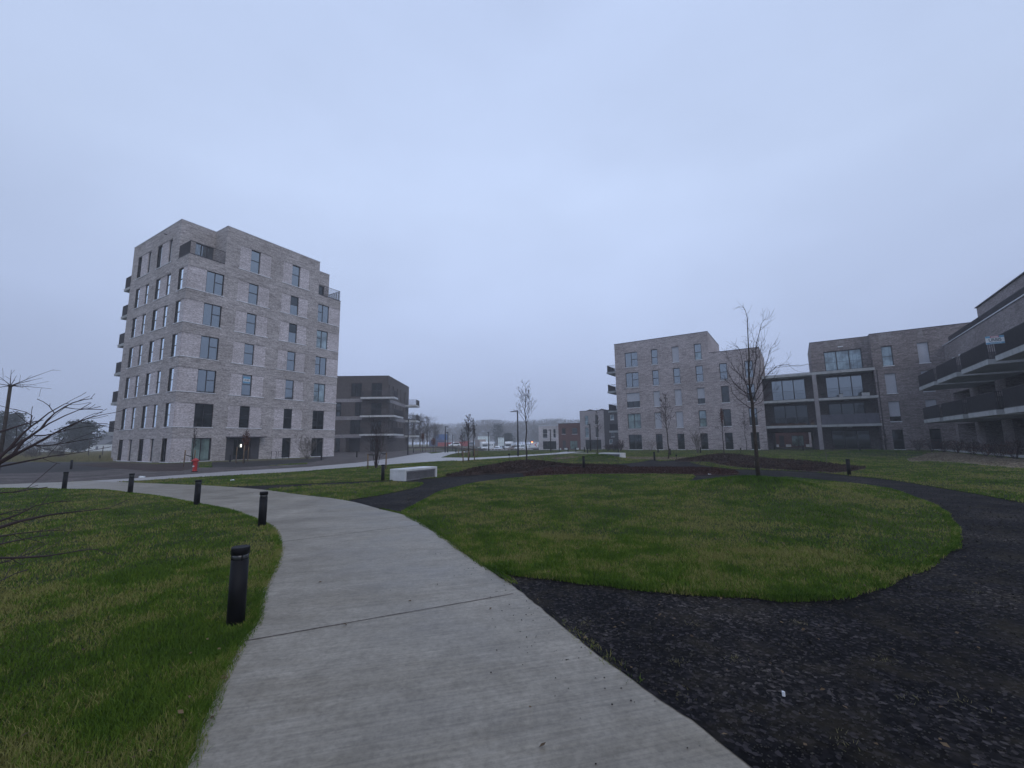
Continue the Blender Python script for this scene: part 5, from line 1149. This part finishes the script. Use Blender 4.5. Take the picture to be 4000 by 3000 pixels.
lx = [(3588, 1760, 1.15, 'leftmost dark bush of the row under the right wing'), (3640, 1764, 1.2, 'second dark bush of the row under the right wing'), (3690, 1767, 1.0, 'third dark bush of the row under the right wing'), (3740, 1771, 1.05, 'fourth dark bush, before the first pillar of the right wing'), (3800, 1778, 1.0, 'fifth dark bush between two pillars of the right wing'), (3850, 1782, .85, 'sixth dark bush before the second pillar of the right wing'), (3905, 1790, .9, 'seventh dark bush of the row under the right wing'), (3968, 1795, 1.15, 'last dark bush of the row at the right picture edge')]
for k, (px, py, h_, lab) in enumerate(lx): shrub(px, py, h_, .75, lab, 60 + k, 16, .012, .006, 2, 4, leaves=240, group='dark bushes under the right wing')
shrub(3115, 1757, .7, .8, 'low brown bush before the open passage', 71, 14, .012, .009, 2, 3, leaves=120)
shrub(3250, 1760, .6, .7, 'low dry bush before the bay column', 72, 12, .012, .009, 2, 3, leaves=60)
# dark bird-feeder like posts
for k, (b, tp, ball) in enumerate((((1989, 1813), (1989, 1777), 1), ((2643, 1798), (2643, 1781), 1), ((2896, 1790), (2896, 1755), 1), ((3230, 1815), (3222, 1765), 0), ((3233 - 285, 1822), (2948, 1800), 0))):
    x, y, z = GT(*b); h = top_z(*tp, x, y) - z; o = thing('marker_post', ['thin dark post with a round top behind the mulch mound', 'short post with a round top beside the dry grass', 'thin post with a round top on the dark bed', 'thin pale cane in the lawn right of the bay', 'short pale cane near the main tree'][k], 'post', (x, y, z), 0, 'thin garden posts')
    s = MB(); s.tube([(0, 0, -.05), (0.01, 0, h)], .016, 5); s.build('pole', M['bark' if ball else 'barklight'], o)
    if ball: s = MB(); s.lathe([(.01, h - .04), (.06, h), (.065, h + .05), (.02, h + .1)], 8); s.build('top', M['black'], o, True)
# ------------------------------------------------------------------ foreground branches at the left edge
def left_shrub():
    rg = random.Random(77); D0 = 3.6
    x, y = G(-330, 2150, 0); s_ = D0 / math.hypot(x, y); x *= s_; y *= s_; z = float(hf(x, y))
    o = thing('bare_shrub', 'bare shrub with long thin arching branches reaching in from the left edge', 'shrub', (x, y, z))
    def w(q, dist):
        d = ray(*q); k = dist / math.hypot(d[0], d[1]); return Vector((d[0] * k - x, d[1] * k - y, EYE + d[2] * k - z))
    c = MB()
    root_px = (-330, 2160)
    K = 1 / 4.74
    def vv(*p): return [(a * K, 1550 + b * K) for a, b in p]
    BR = [(vv((0, 1120), (200, 930), (400, 700), (560, 560), (740, 430), (900, 300), (1200, 130), (1270, 120)), .011, 3.4), (vv((0, 1200), (250, 1060), (420, 830), (620, 690), (760, 590), (880, 430), (1010, 305), (1190, 190), (1350, 110), (1560, 50), (1715, 35)), .012, 3.5),
          (vv((0, 1080), (200, 960), (380, 840), (700, 640), (900, 500), (1200, 350), (1480, 235), (1690, 110)), .011, 3.7), (vv((0, 1230), (300, 1060), (640, 880), (960, 700), (1190, 580), (1460, 460), (1650, 390), (1900, 330), (2130, 290)), .011, 3.6),
          (vv((600, 900), (800, 910), (1000, 890), (1300, 840), (1600, 790), (1840, 750)), .006, 3.6), (vv((0, 1290), (500, 1190), (800, 1130), (950, 1100), (1300, 1060), (1650, 1000), (2060, 925)), .008, 3.8),
          (vv((640, 720), (830, 715), (1000, 680), (1300, 600), (1600, 550), (1970, 525)), .006, 3.5), (vv((0, 650), (250, 570), (550, 480), (800, 430)), .008, 3.3), (vv((570, 550), (560, 480), (595, 350), (470, 280), (260, 228)), .006, 3.4),
          (vv((1010, 305), (900, 160), (800, 90), (690, 42)), .004, 3.5), (vv((1490, 235), (1700, 215), (1860, 180)), .004, 3.7), (vv((1200, 195), (1400, 225), (1600, 230), (1900, 235)), .004, 3.5), (vv((1460, 460), (1600, 370), (1750, 310), (1890, 290)), .004, 3.6), (vv((1500, 475), (1700, 495), (1990, 498)), .004, 3.6),
          ([(0, 2060), (80, 2035), (150, 2020), (200, 2010), (260, 2003), (340, 1995), (435, 1985)], .010, 2.9), ([(0, 2035), (70, 2010), (140, 1975), (220, 1960), (275, 1957)], .006, 2.8), ([(0, 2095), (60, 2085), (160, 2075), (250, 2070)], .005, 2.7), ([(0, 2180), (90, 2178), (180, 2172), (260, 2160), (340, 2147), (385, 2145)], .007, 2.6),
          ([(0, 2125), (70, 2110), (150, 2095), (190, 2090)], .005, 2.7), ([(0, 2200), (50, 2185), (120, 2160), (190, 2120)], .004, 2.6), ([(0, 1925), (60, 1922), (120, 1912), (185, 1903)], .005, 3.0), ([(0, 2270), (60, 2240), (110, 2225)], .003, 2.5), ([(0, 2010), (50, 1995), (110, 1990)], .004, 2.8)]
    for q, r, dist in BR:
        pts = [w(a, dist + .25 * i / len(q)) for i, a in enumerate(q)]
        if q[0][0] <= 1:      # continue outside the frame down to the root
            r0 = Vector((rg.uniform(-.1, .1), rg.uniform(-.1, .1), 0)); d0 = pts[0] - pts[1]
            pts = [r0, r0.lerp(pts[0] + d0 * 1.2, .5) + Vector((0, 0, .1)), pts[0] + d0 * .6] + pts; rad_ = [r * 1.2, r * 1.1, r * .95]
        else: rad_ = []
        n = len(pts) - len(rad_); rad_ += [max(.0018, r * .68 * (1 - .82 * i / max(1, n - 1))) * (1 + .12 * rg.uniform(-1, 1)) for i in range(n)]
        c.tube(pts, rad_, 6, True)
        for i in range(len(pts) - n + 1, len(pts)):
            for _ in range(1):
                if rg.random() < .55:
                    p = pts[i - 1].lerp(pts[i], rg.random()); dd = (pts[i] - pts[i - 1]).normalized(); ax = dd.cross(Vector((rg.uniform(-1, 1), rg.uniform(-1, 1), rg.uniform(-1, 1)))).normalized()
                    limb(c, p, rot_about(dd, ax, rad(rg.uniform(10, 38))), rg.uniform(.04, .2), .0018, 0, rg, 4, .02, 2, .1, .0015)
    c.build('branches', M['twig'], o)
left_shrub()
# cut-back trunk standing left
x, y, z = GT(-12, 1860); h = top_z(28, 1506, x, y) - z
po = thing('pollarded_tree', 'dark straight pollarded trunk with a few long twigs at the left picture edge', 'tree', (x, y, z))
s = MB(); s.tube([(0, 0, -.1), (0.02, 0, h * .5), (0.0, 0, h)], [.085, .075, .07], 10); s.tube([(0, 0, h - .05), (0, 0, h + .05)], .105, 10); s.build('trunk', M['bark'], po, True)
s = MB(); rg = random.Random(5)
for a, e, L in ((0, 22, 2.3), (8, 2, 1.9), (5, 8, .9), (170, 75, .9), (185, -8, 1.6), (-12, -6, 1.0), (190, 10, 1.4), (110, 60, .7), (60, 30, 1.3), (-60, 25, 1.2)):
    limb(s, (0, 0, h), (math.cos(rad(a)) * math.cos(rad(e)), math.sin(rad(a)) * math.cos(rad(e)), math.sin(rad(e))), L, .022, 1, rg, 7, -.02, 2, .05, .008)
s.build('crown', M['twig'], po)
# ------------------------------------------------------------------ litter
def scrap(px, py, s, label, material='signwhite', name='paper_scrap', seed=1):
    x, y, z = GT(px, py); rg = random.Random(seed); m = MB(); n = 7; top = [(x + s * math.cos(i * .9) * rg.uniform(.5, 1), y + s * math.sin(i * .9) * rg.uniform(.5, 1), z + rg.uniform(.1, .5) * s) for i in range(n)]
    bot = [(a, b, z - .02) for a, b, c in top]; m.add(top + bot, [tuple(range(n)), tuple(range(2 * n - 1, n - 1, -1))] + [(i, (i + 1) % n, (i + 1) % n + n, i + n) for i in range(n)]); o = m.build(name, M[material]); tag(o, label, 'litter' if name == 'paper_scrap' else 'stone')
scrap(555, 1865, .17, 'white crumpled paper on the road edge near the tower'); scrap(3060, 2703, .0115, 'white stone lying on the dark gravel in the foreground', 'sill', name='white_stone', seed=3)
scrap(907, 1876, .09, 'small white scrap on the grass wedge by the road', seed=2); scrap(2599, 1842, .09, 'white scrap on the reddish ground cover', seed=4); scrap(873, 2649, .028, 'brown fallen leaf at the left path edge', 'stake', 'fallen_leaf', 6)
scrap(2772, 1853, .08, 'pale scrap at the far edge of the lawn island', seed=8)
# ------------------------------------------------------------------ vehicles and boards beyond the embankment
def loc_far(px, depth, z=None):
    d = ray(px, 1730); k = depth / d[1]; x, y = d[0] * k, depth; return x, y, (float(hf(x, y)) if z is None else z)
def wheels(root, xs, ys, r=.32):
    for x in xs:
        for y in ys:
            m = MB(); m.tube([(x, y - .1, r), (x, y + .1, r)], r, 14); w = m.build('wheel', M['tyre'], root); m = MB(); m.tube([(x, y - .11, r), (x, y + .11, r)], r * .55, 10); m.build('rim', M['louvre'], w)
def car(px, depth, rz, label, paint='white', L=4.3, Wd=1.75, Hh=1.5, kind='car'):
    x, y, z = loc_far(px, depth); o = thing('parked_car' if kind == 'car' else 'parked_van', label, 'car' if kind == 'car' else 'van', (x, y, z), rz, 'vehicles parked beyond the lawn')
    b = MB(); h2 = .78 if kind == 'car' else .95
    b.prism([(-L / 2, .28), (L / 2, .28), (L / 2 + .04, .5), (L / 2 - .08, h2 - .1), (L / 2 - .9, h2), (-L / 2 + .15, h2 + .05), (-L / 2, .6)], -Wd / 2, Wd / 2); b.build('body', M[paint], o, bevel=.08)
    b = MB(); a = (-L / 2 + .2, -L / 2 + .55, L / 2 - 1.9, L / 2 - 1.0) if kind == 'car' else (-L / 2 + .03, -L / 2 + .1, L / 2 - 1.5, L / 2 - .8)
    b.prism([(a[0], h2), (a[1], Hh), (a[2], Hh), (a[3], h2)], -Wd / 2 + .1, Wd / 2 - .1); b.build('cabin', M[paint], o, bevel=.06)
    g = MB(); k = .12; g.prism([(a[0] + .2, h2 + .05), (a[1] + .1, Hh - .1), (a[2] - .05, Hh - .1), (a[3] - .2, h2 + .05)], -Wd / 2 + .09, Wd / 2 - .09); g.build('side_window', M['glassdark'], o)
    g = MB(); f = Wd / 2 - .2; e = .03; g.add([(a[3] + e, -f, h2 + .04), (a[3] + e, f, h2 + .04), (a[2] + e, f * .92, Hh - .06), (a[2] + e, -f * .92, Hh - .06)], [(0, 1, 2, 3)]); g.build('windscreen', M['glassdark'], o)
    g = MB(); g.add([(a[0] - e, -f, h2 + .1), (a[0] - e, f, h2 + .1), (a[1] - e, f * .92, Hh - .06), (a[1] - e, -f * .92, Hh - .06)], [(3, 2, 1, 0)]); g.build('rear_window', M['glassdark'], o)
    for s in (-1, 1):
        m = MB(); m.box(L / 2 - .06, L / 2 + .05, s * (Wd / 2 - .38) - .18, s * (Wd / 2 - .38) + .18, .55, .68); m.build('headlight', M['lens'], o)
    m = MB(); m.box(L / 2 - .02, L / 2 + .06, -.5, .5, .32, .5); m.build('grille', M['black'], o)
    wheels(o, (-L / 2 + .75, L / 2 - .8), (-Wd / 2 + .1, Wd / 2 - .1)); return o
car(1774, 152, rad(-155), 'white estate car parked left beside the red barriers'); car(1843, 165, rad(-95), 'grey van parked behind the young verge trees', 'louvre', 4.8, 1.9, 2.0, 'van')
car(1945, 140, rad(-112), 'white car facing the lawn between the two white boards'); car(1961, 147, rad(-100), 'dark car behind the white car between the boards', 'black', 4.2)
car(2000, 146, rad(-150), 'pale yellowish car parked before the right motorhome', 'tan', 4.2); car(2031, 146, rad(-125), 'white panel van right of the tall street lamp', 'white', 4.4, 1.8, 1.85, 'van')
car(2059, 144, rad(-120), 'white hatchback parked behind the mound tree'); car(2083, 140, rad(-130), 'silver car half behind the arrow trailer', 'louvre')
def motorhome(px, depth, rz, label):
    x, y, z = loc_far(px, depth); o = thing('motorhome', label, 'motorhome', (x, y, z), rz, 'white motorhomes')
    b = MB(); b.prism([(-3.2, .4), (2.6, .4), (3.3, .5), (3.35, .95), (2.7, 1.25), (2.3, 1.95), (2.75, 2.15), (2.7, 2.6), (2.2, 2.9), (-3.2, 2.9)], -1.12, 1.12); b.build('body', M['white'], o, bevel=.06)
    g = MB(); g.add([(2.73, -.98, 1.27), (2.73, .98, 1.27), (2.34, .98, 1.93), (2.34, -.98, 1.93)], [(0, 1, 2, 3)]); g.build('windscreen', M['glassdark'], o)
    for k, xx in enumerate((-2.2, -.6, .9)):
        for s in (-1, 1): g = MB(); g.box(xx, xx + .8, s * 1.125 - .01, s * 1.125 + .01, 1.5, 2.1); g.build('side_window', M['glassdark'], o)
    for s in (-1, 1): m = MB(); m.box(3.3, 3.37, s * .8 - .18, s * .8 + .18, .72, .88); m.build('headlight', M['lens'], o)
    m = MB(); m.box(3.33, 3.38, -.5, .5, .5, .7); m.build('grille', M['black'], o)
    wheels(o, (-2.0, 2.3), (-1.0, 1.0), .36); return o
motorhome(1905, 150, rad(-108), 'left white motorhome parked before the larger white board'); motorhome(1989, 150, rad(-97), 'right white motorhome with a lit side lamp beside the dark evergreen')
# truck with tan canvas
x, y, z = loc_far(1876, 158); o = thing('box_truck', 'tan covered lorry parked between the young trees and the motorhome', 'lorry', (x, y, z), rad(-70))
b = MB(); b.box(-3.2, 3.2, -1.25, 1.25, .8, 3.4); b.build('cargo_box', M['tan'], o, bevel=.05); b = MB(); b.box(3.3, 5.0, -1.15, 1.15, .5, 2.6); b.build('cab', M['planter'], o, bevel=.15); wheels(o, (-2, 4.2), (-1.05, 1.05), .45)
# boards
def board(px0, px1, ztop, zbot, depth, label, side):
    x0, y0, z0 = loc_far(px0, depth); x1, y1, _ = loc_far(px1, depth); Wd = x1 - x0; o = thing('hoarding_board', label, 'billboard', (x0, y0, z0), 0, 'large white boards on frames')
    m = MB(); n = 6 if Wd > 4 else 4
    for i in range(n): a = Wd * i / n; m.box(a + .02, a + Wd / n - .02, 0, .06, zbot, ztop)
    m.build('panel', M['signpanel'], o); m = MB()
    for zz in (zbot + .3, (zbot + ztop) / 2, ztop - .3): m.box(0, Wd, -.02 - .05, -.02, zz - .05, zz + .05)
    for i in range(n + 1): a = Wd * i / n; m.box(a - .04, a + .04, .07, .17, .0, ztop)
    m.build('frame', M['louvre'], o); m = MB(); xs = Wd if side > 0 else 0
    m.tube([(xs, .2, ztop - .3), (xs + side * 2.6, 1.5, 0)], .09, 5); m.tube([(xs, .2, (ztop + zbot) / 2), (xs + side * 1.8, 1.2, 0)], .09, 5); m.build('brace', M['louvre'], o)
board(1866, 1913, 4.5, 0, 168, 'wider white hoarding board on a frame behind the lorry', 1); board(1945, 1969, 4.5, .3, 168, 'narrower white hoarding board behind the parked white car', -1)
# arrow trailer
x, y, z = loc_far(2088, 135); o = thing('road_works_trailer', 'white arrow board trailer with a red chevron and a glowing orange beacon', 'trailer', (x, y, z), rad(5))
m = MB(); m.add([(-1.6, 0, .9), (1.1, 0, 1.0), (1.1, 0, 2.45), (-.2, 0, 2.45), (-1.6, .0, 1.2), (-1.6, .06, .9), (1.1, .06, 1.0), (1.1, .06, 2.45), (-.2, .06, 2.45), (-1.6, .06, 1.2)], [(0, 1, 2, 3, 4), (9, 8, 7, 6, 5), (0, 5, 6, 1), (1, 6, 7, 2), (2, 7, 8, 3), (3, 8, 9, 4), (4, 9, 5, 0)]); m.build('board', M['signwhite'], o)
m = MB(); m.add([(.55, -.01, 2.3), (.85, -.01, 2.3), (.25, -.01, 1.75), (.85, -.01, 1.2), (.55, -.01, 1.2), (-.05, -.01, 1.75)], [(0, 5, 2, 1), (5, 4, 3, 2)]); m.build('chevron', M['signred'], o)
m = MB(); m.lathe([(.2, 2.45), (.2, 2.6), (.14, 2.72), (.04, 2.76)], 10, (-.75, .1)); m.build('beacon', M['orange'], o); m = MB(); m.box(-1.8, 1.3, -.2, .8, .45, .6); m.build('chassis', M['louvre'], o); wheels(o, (-.2,), (-.3, .9), .3)
# containers, barriers
def cont(px, depth, w, h, zb, material, label, cat='container', name='shipping_container'):
    x, y, z = loc_far(px, depth); o = thing(name, label, cat, (x, y, z + zb), rad(4)); m = MB(); m.box(-w / 2, w / 2, 0, 2.4, 0, h); m.build('box', M[material], o, bevel=.03); m = MB()
    for i in range(int(w / .4)): a = -w / 2 + .2 + i * .4; m.box(a, a + .12, -.03, -.001, .15, h - .15)
    m.build('ribs', M[material], o); m = MB(); m.box(-w / 2, w / 2, -.05, 2.45, h, h + .08); m.build('roof', M['louvre'], o)
cont(1720, 176, 5.4, 2.4, 2.45, 'blue', 'bright blue site container stacked on top behind the red leafy tree'); cont(1706, 175, 6.2, 2.4, 0, 'navy', 'dark blue site container at ground level behind the red leafy tree')
cont(1738, 168, 5.6, 1.5, 0, 'redcont', 'red skip standing left of the white estate car', 'skip', 'red_skip'); cont(1808, 172, 6.5, 1.7, 0, 'redcont', 'dull red skip right of the white estate car', 'skip', 'red_skip'); cont(1824, 166, 2.4, 2.0, 0, 'redcont', 'small red skip beside the grey van', 'skip', 'red_skip')
# ------------------------------------------------------------------ background vegetation
def twig_tree(mb, x, y, z, H, R_, n, rg, s=.5, thick=.05):
    """loose winter crown: upward fanning slivers through the crown volume"""
    for _ in range(n):
        a = rg.uniform(0, 6.283); q = math.sqrt(rg.random()); f = rg.random(); zz = H * (.25 + .75 * f); env = R_ * math.sin(math.pi * min(1, .18 + .78 * (1 - abs(f - .45) * 1.1))) ; rr_ = q * env
        px_, py_ = x + rr_ * math.cos(a), y + rr_ * math.sin(a); d = Vector((math.cos(a) * q * 1.1 + rg.uniform(-.5, .5), math.sin(a) * q * 1.1 + rg.uniform(-.5, .5), rg.uniform(.4, 1.3))).normalized() * s * rg.uniform(.5, 1.4); w = Vector((rg.uniform(-1, 1), rg.uniform(-1, 1), .2)).normalized() * thick * rg.uniform(.5, 1.2)
        b = Vector((px_, py_, z + zz)); mb.add([tuple(b - w), tuple(b + w), tuple(b + d)], [(0, 1, 2)])
def far_wood(name, label, segs, seed, mt, leafy=False):
    rg = random.Random(seed); m = MB()
    for (px0, px1, d0, d1, pt0, pt1, n) in segs:
        for i in range(n):
            f = (i + rg.random()) / n; px = px0 + (px1 - px0) * f; dep = rg.uniform(d0, d1); x, y, z = loc_far(px, dep); tp = pt0 + (pt1 - pt0) * f + rg.uniform(-10, 14); H = max(3, top_z(px, tp, x, y) - z); R_ = H * rg.uniform(.3, .45)
            m.tube([(x, y, z), (x + rg.uniform(-.5, .5), y, z + H * .7)], [.25, .06], 4, False); twig_tree(m, x, y, z - H * .15, H * 1.15, R_ * 1.1, 1100, rg, H * .075, H * .0085)
    o = m.build(name, M[mt]); o['kind'] = 'stuff'; tag(o, label, 'wood')
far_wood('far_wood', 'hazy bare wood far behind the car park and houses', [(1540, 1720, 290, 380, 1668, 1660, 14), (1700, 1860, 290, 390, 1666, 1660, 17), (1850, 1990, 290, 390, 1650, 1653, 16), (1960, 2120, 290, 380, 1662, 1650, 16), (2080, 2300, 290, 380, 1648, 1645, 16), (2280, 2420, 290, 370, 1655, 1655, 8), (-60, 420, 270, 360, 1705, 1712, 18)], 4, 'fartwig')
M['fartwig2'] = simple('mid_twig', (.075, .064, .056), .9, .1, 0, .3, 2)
def big_bare(px, dep, ptop, label, seed, R_=.34, n=1900):
    x, y, z = loc_far(px, dep); H = top_z(px, ptop, x, y) - z; rg = random.Random(seed); o = thing('bare_tree', label, 'tree', (x, y, z), 0, 'bare trees behind the brown block'); t = MB(); c = MB()
    t.tube([(0, 0, 0), (.1, 0, H * .4), (0, .1, H * .85)], [.22, .14, .03], 6); t.build('trunk', M['fartwig2'], o)
    for k in range(16): a = k * 2.4; f = .15 + .7 * k / 16; e = rad(rg.uniform(55, 75)); limb(c, (0, 0, H * f), (math.cos(a) * math.cos(e), math.sin(a) * math.cos(e), math.sin(e)), H * .45 * (1.05 - f * .6), .07, 2, rg, 5, .06, 4, .12, .03)
    twig_tree(c, 0, 0, 0, H * 1.02, H * R_, n, rg, H * .06, .03); c.build('crown', M['fartwig2'], o)
for k, (px, dep, tp, lab) in enumerate(((1612, 118, 1622, 'tall bare tree just right of the brown block'), (1640, 124, 1628, 'second tall bare tree behind the brown block'), (1668, 130, 1634, 'third tall bare tree, tallest of the right pair'), (1700, 150, 1660, 'shorter bare tree at the right end of the hazy group'))): big_bare(px, dep, tp, lab, 80 + k)
def pine_tree(px, dep, ptop, wpx, label, seed, base=.0, n=2600, group=None, dense=1.0, shape='pine'):
    x, y, z = loc_far(px, dep); H = top_z(px, ptop, x, y) - z; R_ = wpx / FPX * dep / 2; rg = random.Random(seed); o = thing('pine_tree' if shape == 'pine' else 'evergreen_tree', label, 'tree', (x, y, z), 0, group); t = MB(); c = MB(); t.tube([(0, 0, 0), (.1, 0, H * .5), (0, 0, H * .92)], [.2, .13, .04], 7); t.build('trunk', M['bark'], o, True)
    nl = 26
    for k in range(nl):
        f = .12 + .86 * k / nl; zz = H * f; env = R_ * (math.sin(math.pi * min(1, (1.12 - f))) ** .6) * rg.uniform(.7, 1.12); a0 = rg.random() * 6.28
        for j in range(6):
            a = a0 + j * 1.05 + rg.uniform(-.3, .3); L = env * rg.uniform(.6, 1.05); nn = int(n / nl / 6)
            t0 = Vector((math.cos(a) * L, math.sin(a) * L, rg.uniform(-.02, .1) * H))
            for q in range(nn):
                g = rg.random() ** .6; p = Vector((0, 0, zz)) + t0 * g + Vector((rg.gauss(0, 1), rg.gauss(0, 1), rg.gauss(0, .55))) * R_ * .1
                u = Vector((rg.uniform(-1, 1), rg.uniform(-1, 1), rg.uniform(-.4, .6))).normalized() * R_ * .075; v = u.cross(Vector((rg.uniform(-1, 1), rg.uniform(-1, 1), 1))).normalized() * R_ * .035
                c.add([tuple(p - u), tuple(p + v), tuple(p + u), tuple(p - v)], [(0, 1, 2, 3)])
    c.build('crown', M['pine'], o)
pine_tree(308, 95, 1650, 150, 'broad dark pine standing in the meadow left of the tower', 91, n=5200)
pine_tree(22, 88, 1615, 150, 'dark wide pine at the left picture edge', 92, n=5200)
pine_tree(1985, 172, 1692, 62, 'dark round evergreen right of the narrow white board', 93, n=3600, shape='e')
pine_tree(1945, 215, 1655, 60, 'hazy evergreen crown rising behind the narrow white board', 94, n=2600, shape='e')
pine_tree(1822, 230, 1668, 50, 'hazy evergreen left of the wide white board', 95, n=2200, shape='e')
# meadow shrubs and far houses at left
shr = MB(); rg = random.Random(17)
for i in range(26):
    px = rg.uniform(-120, 260); dep = rg.uniform(50, 75); x, y, z = loc_far(px, dep); H = rg.uniform(1.6, 3.6); twig_tree(shr, x, y, z - .4, H, H * .5, 260, rg, .5, .02)
o = shr.build('meadow_thicket', M['fartwig2']); o['kind'] = 'stuff'; tag(o, 'tangled bare thicket in the meadow left of the tower', 'thicket')
mg = MB()
for i in range(9000):
    px = rg.uniform(-150, 470); dep = 44 + 60 * rg.random() ** 1.6; x, y, z = loc_far(px, dep)
    if dep < 44 or classify(np.array([x]), np.array([y]))[0] != 102: continue
    h_ = rg.uniform(.15, .55); w_ = .03 + .0006 * dep; mg.add([(x - w_, y, z), (x + w_, y, z), (x + rg.uniform(-.15, .15), y, z + h_)], [(0, 1, 2)])
o = mg.build('meadow_grass', M['meadowgrass']); o['kind'] = 'stuff'; tag(o, 'tall yellowish winter grass left of the tower', 'grass')
vg = MB()
for i in range(5200):
    px = rg.uniform(1560, 2130); dep = rg.uniform(110, 121); x, y, z = loc_far(px, dep); h_ = rg.uniform(.15, .5); vg.add([(x - .07, y, z), (x + .07, y, z), (x + rg.uniform(-.2, .2), y, z + h_)], [(0, 1, 2)])
o = vg.build('verge_weeds', M['fartwig2']); o['kind'] = 'stuff'; tag(o, 'brown weedy embankment strip before the parked vehicles', 'weeds')
rb = MB()
for i in range(60):
    px = rg.uniform(1880, 2090); x, y, z = loc_far(px, rg.uniform(104, 109)); s_ = rg.uniform(.2, .5); rb.add([(x - s_, y, z), (x, y - s_ * .6, z), (x + s_, y, z), (x, y + s_ * .6, z), (x + rg.uniform(-.1, .1), y, z + s_ * .7)], [(0, 1, 4), (1, 2, 4), (2, 3, 4), (3, 0, 4)])
o = rb.build('rubble', M['speck'] if 'speck' in M else M['road']); o['kind'] = 'stuff'; tag(o, 'pale rubble stones along the far lawn edge', 'rubble')
def gable(px, dep, w, h, label, wallm='planter', lowroof=False):
    x, y, z = loc_far(px, dep); o = thing('farm_building' if lowroof else 'gabled_house', label, 'house', (x, y, z), rad(-10)); m = MB(); wall(m, Ffront, -w / 2, w / 2, 0, h * .55, [(-w * .3, -w * .1, h * .15, h * .4, .1), (w * .1, w * .3, h * .15, h * .4, .1)]); wall(m, lambda u, d, zz: (w / 2, u, zz), 0, 7, 0, h * .55); m.build('wall', M[wallm], o)
    g = MB(); g.quad((-w * .3, .09, h * .15), (-w * .1, .09, h * .15), (-w * .1, .09, h * .4), (-w * .3, .09, h * .4)); g.quad((w * .1, .09, h * .15), (w * .3, .09, h * .15), (w * .3, .09, h * .4), (w * .1, .09, h * .4)); g.build('window', M['glassdark'], o)
    r = MB()
    if lowroof: r.add([(-w / 2 - .3, -.3, h * .55), (w / 2 + .3, -.3, h * .55), (w / 2 + .3, 3.5, h), (-w / 2 - .3, 3.5, h), (-w / 2 - .3, 7.3, h * .55), (w / 2 + .3, 7.3, h * .55)], [(0, 1, 2, 3), (3, 2, 5, 4)])
    else: r.prism([(-w / 2 - .2, h * .55), (w / 2 + .2, h * .55), (0, h)], -.2, 7)
    r.build('roof', M['roofing'], o)
gable(352, 170, 14, 4.4, 'long low white farm building in the haze left of the tower', lowroof=True); gable(398, 190, 6, 7.5, 'hazy gabled house left of the two beside the tower', 'louvre'); gable(418, 186, 6, 8, 'hazy gabled house closest to the tower edge', 'louvre')
gable(215, 150, 16, 3.6, 'long low white shed behind the meadow pine', lowroof=True)
# fence posts in the meadow
for k, px in enumerate((350, 405, 160, 60)):
    x, y, z = loc_far(px, 62 + k); s = MB(); s.tube([(0, 0, -.1), (0, 0, 2.4 if k == 0 else 1.6)], .05, 6); o = s.build('fence_post', M['bark'], None, True); o.location = (x, y, z); tag(o, ['taller thin pole in the meadow left of the tower', 'short fence post near the tower wall', 'fence post below the meadow pine', 'fence post under the left pine'][k], 'post')
# unseen tree belt added behind the camera to darken reflections in the lower windows
bt = MB(); rg = random.Random(8)
for i in range(34):
    a = rad(200 + 140 * (i + rg.random() * .8) / 34); R0 = rg.uniform(62, 80); H = rg.uniform(6, 11); x, y = R0 * math.cos(a), R0 * math.sin(a)
    twig_tree(bt, x, y, -.5, H, H * .5, 500, rg, 1.3, .28)
o = bt.build('unseen_reflection_wood', M['fartwig2']); o['kind'] = 'stuff'; tag(o, 'unseen wood added to darken reflections in the lower windows', 'wood')
# ------------------------------------------------------------------ haze
m = bpy.data.materials.new('mist'); m.use_nodes = True; nt = m.node_tree; nt.nodes.clear(); out = nt.nodes.new('ShaderNodeOutputMaterial'); pv = nt.nodes.new('ShaderNodeVolumePrincipled')
pv.inputs['Color'].default_value = (.93, .95, 1, 1); pv.inputs['Density'].default_value = HAZE_D; pv.inputs['Anisotropy'].default_value = 0.0; nt.links.new(pv.outputs[0], out.inputs['Volume'])
b = MB(); b.box(-425, 425, -425, 425, -2.6, 25.5); o = b.build('haze', m); o['kind'] = 'stuff'; tag(o, 'thin cold winter mist over the whole place', 'haze')
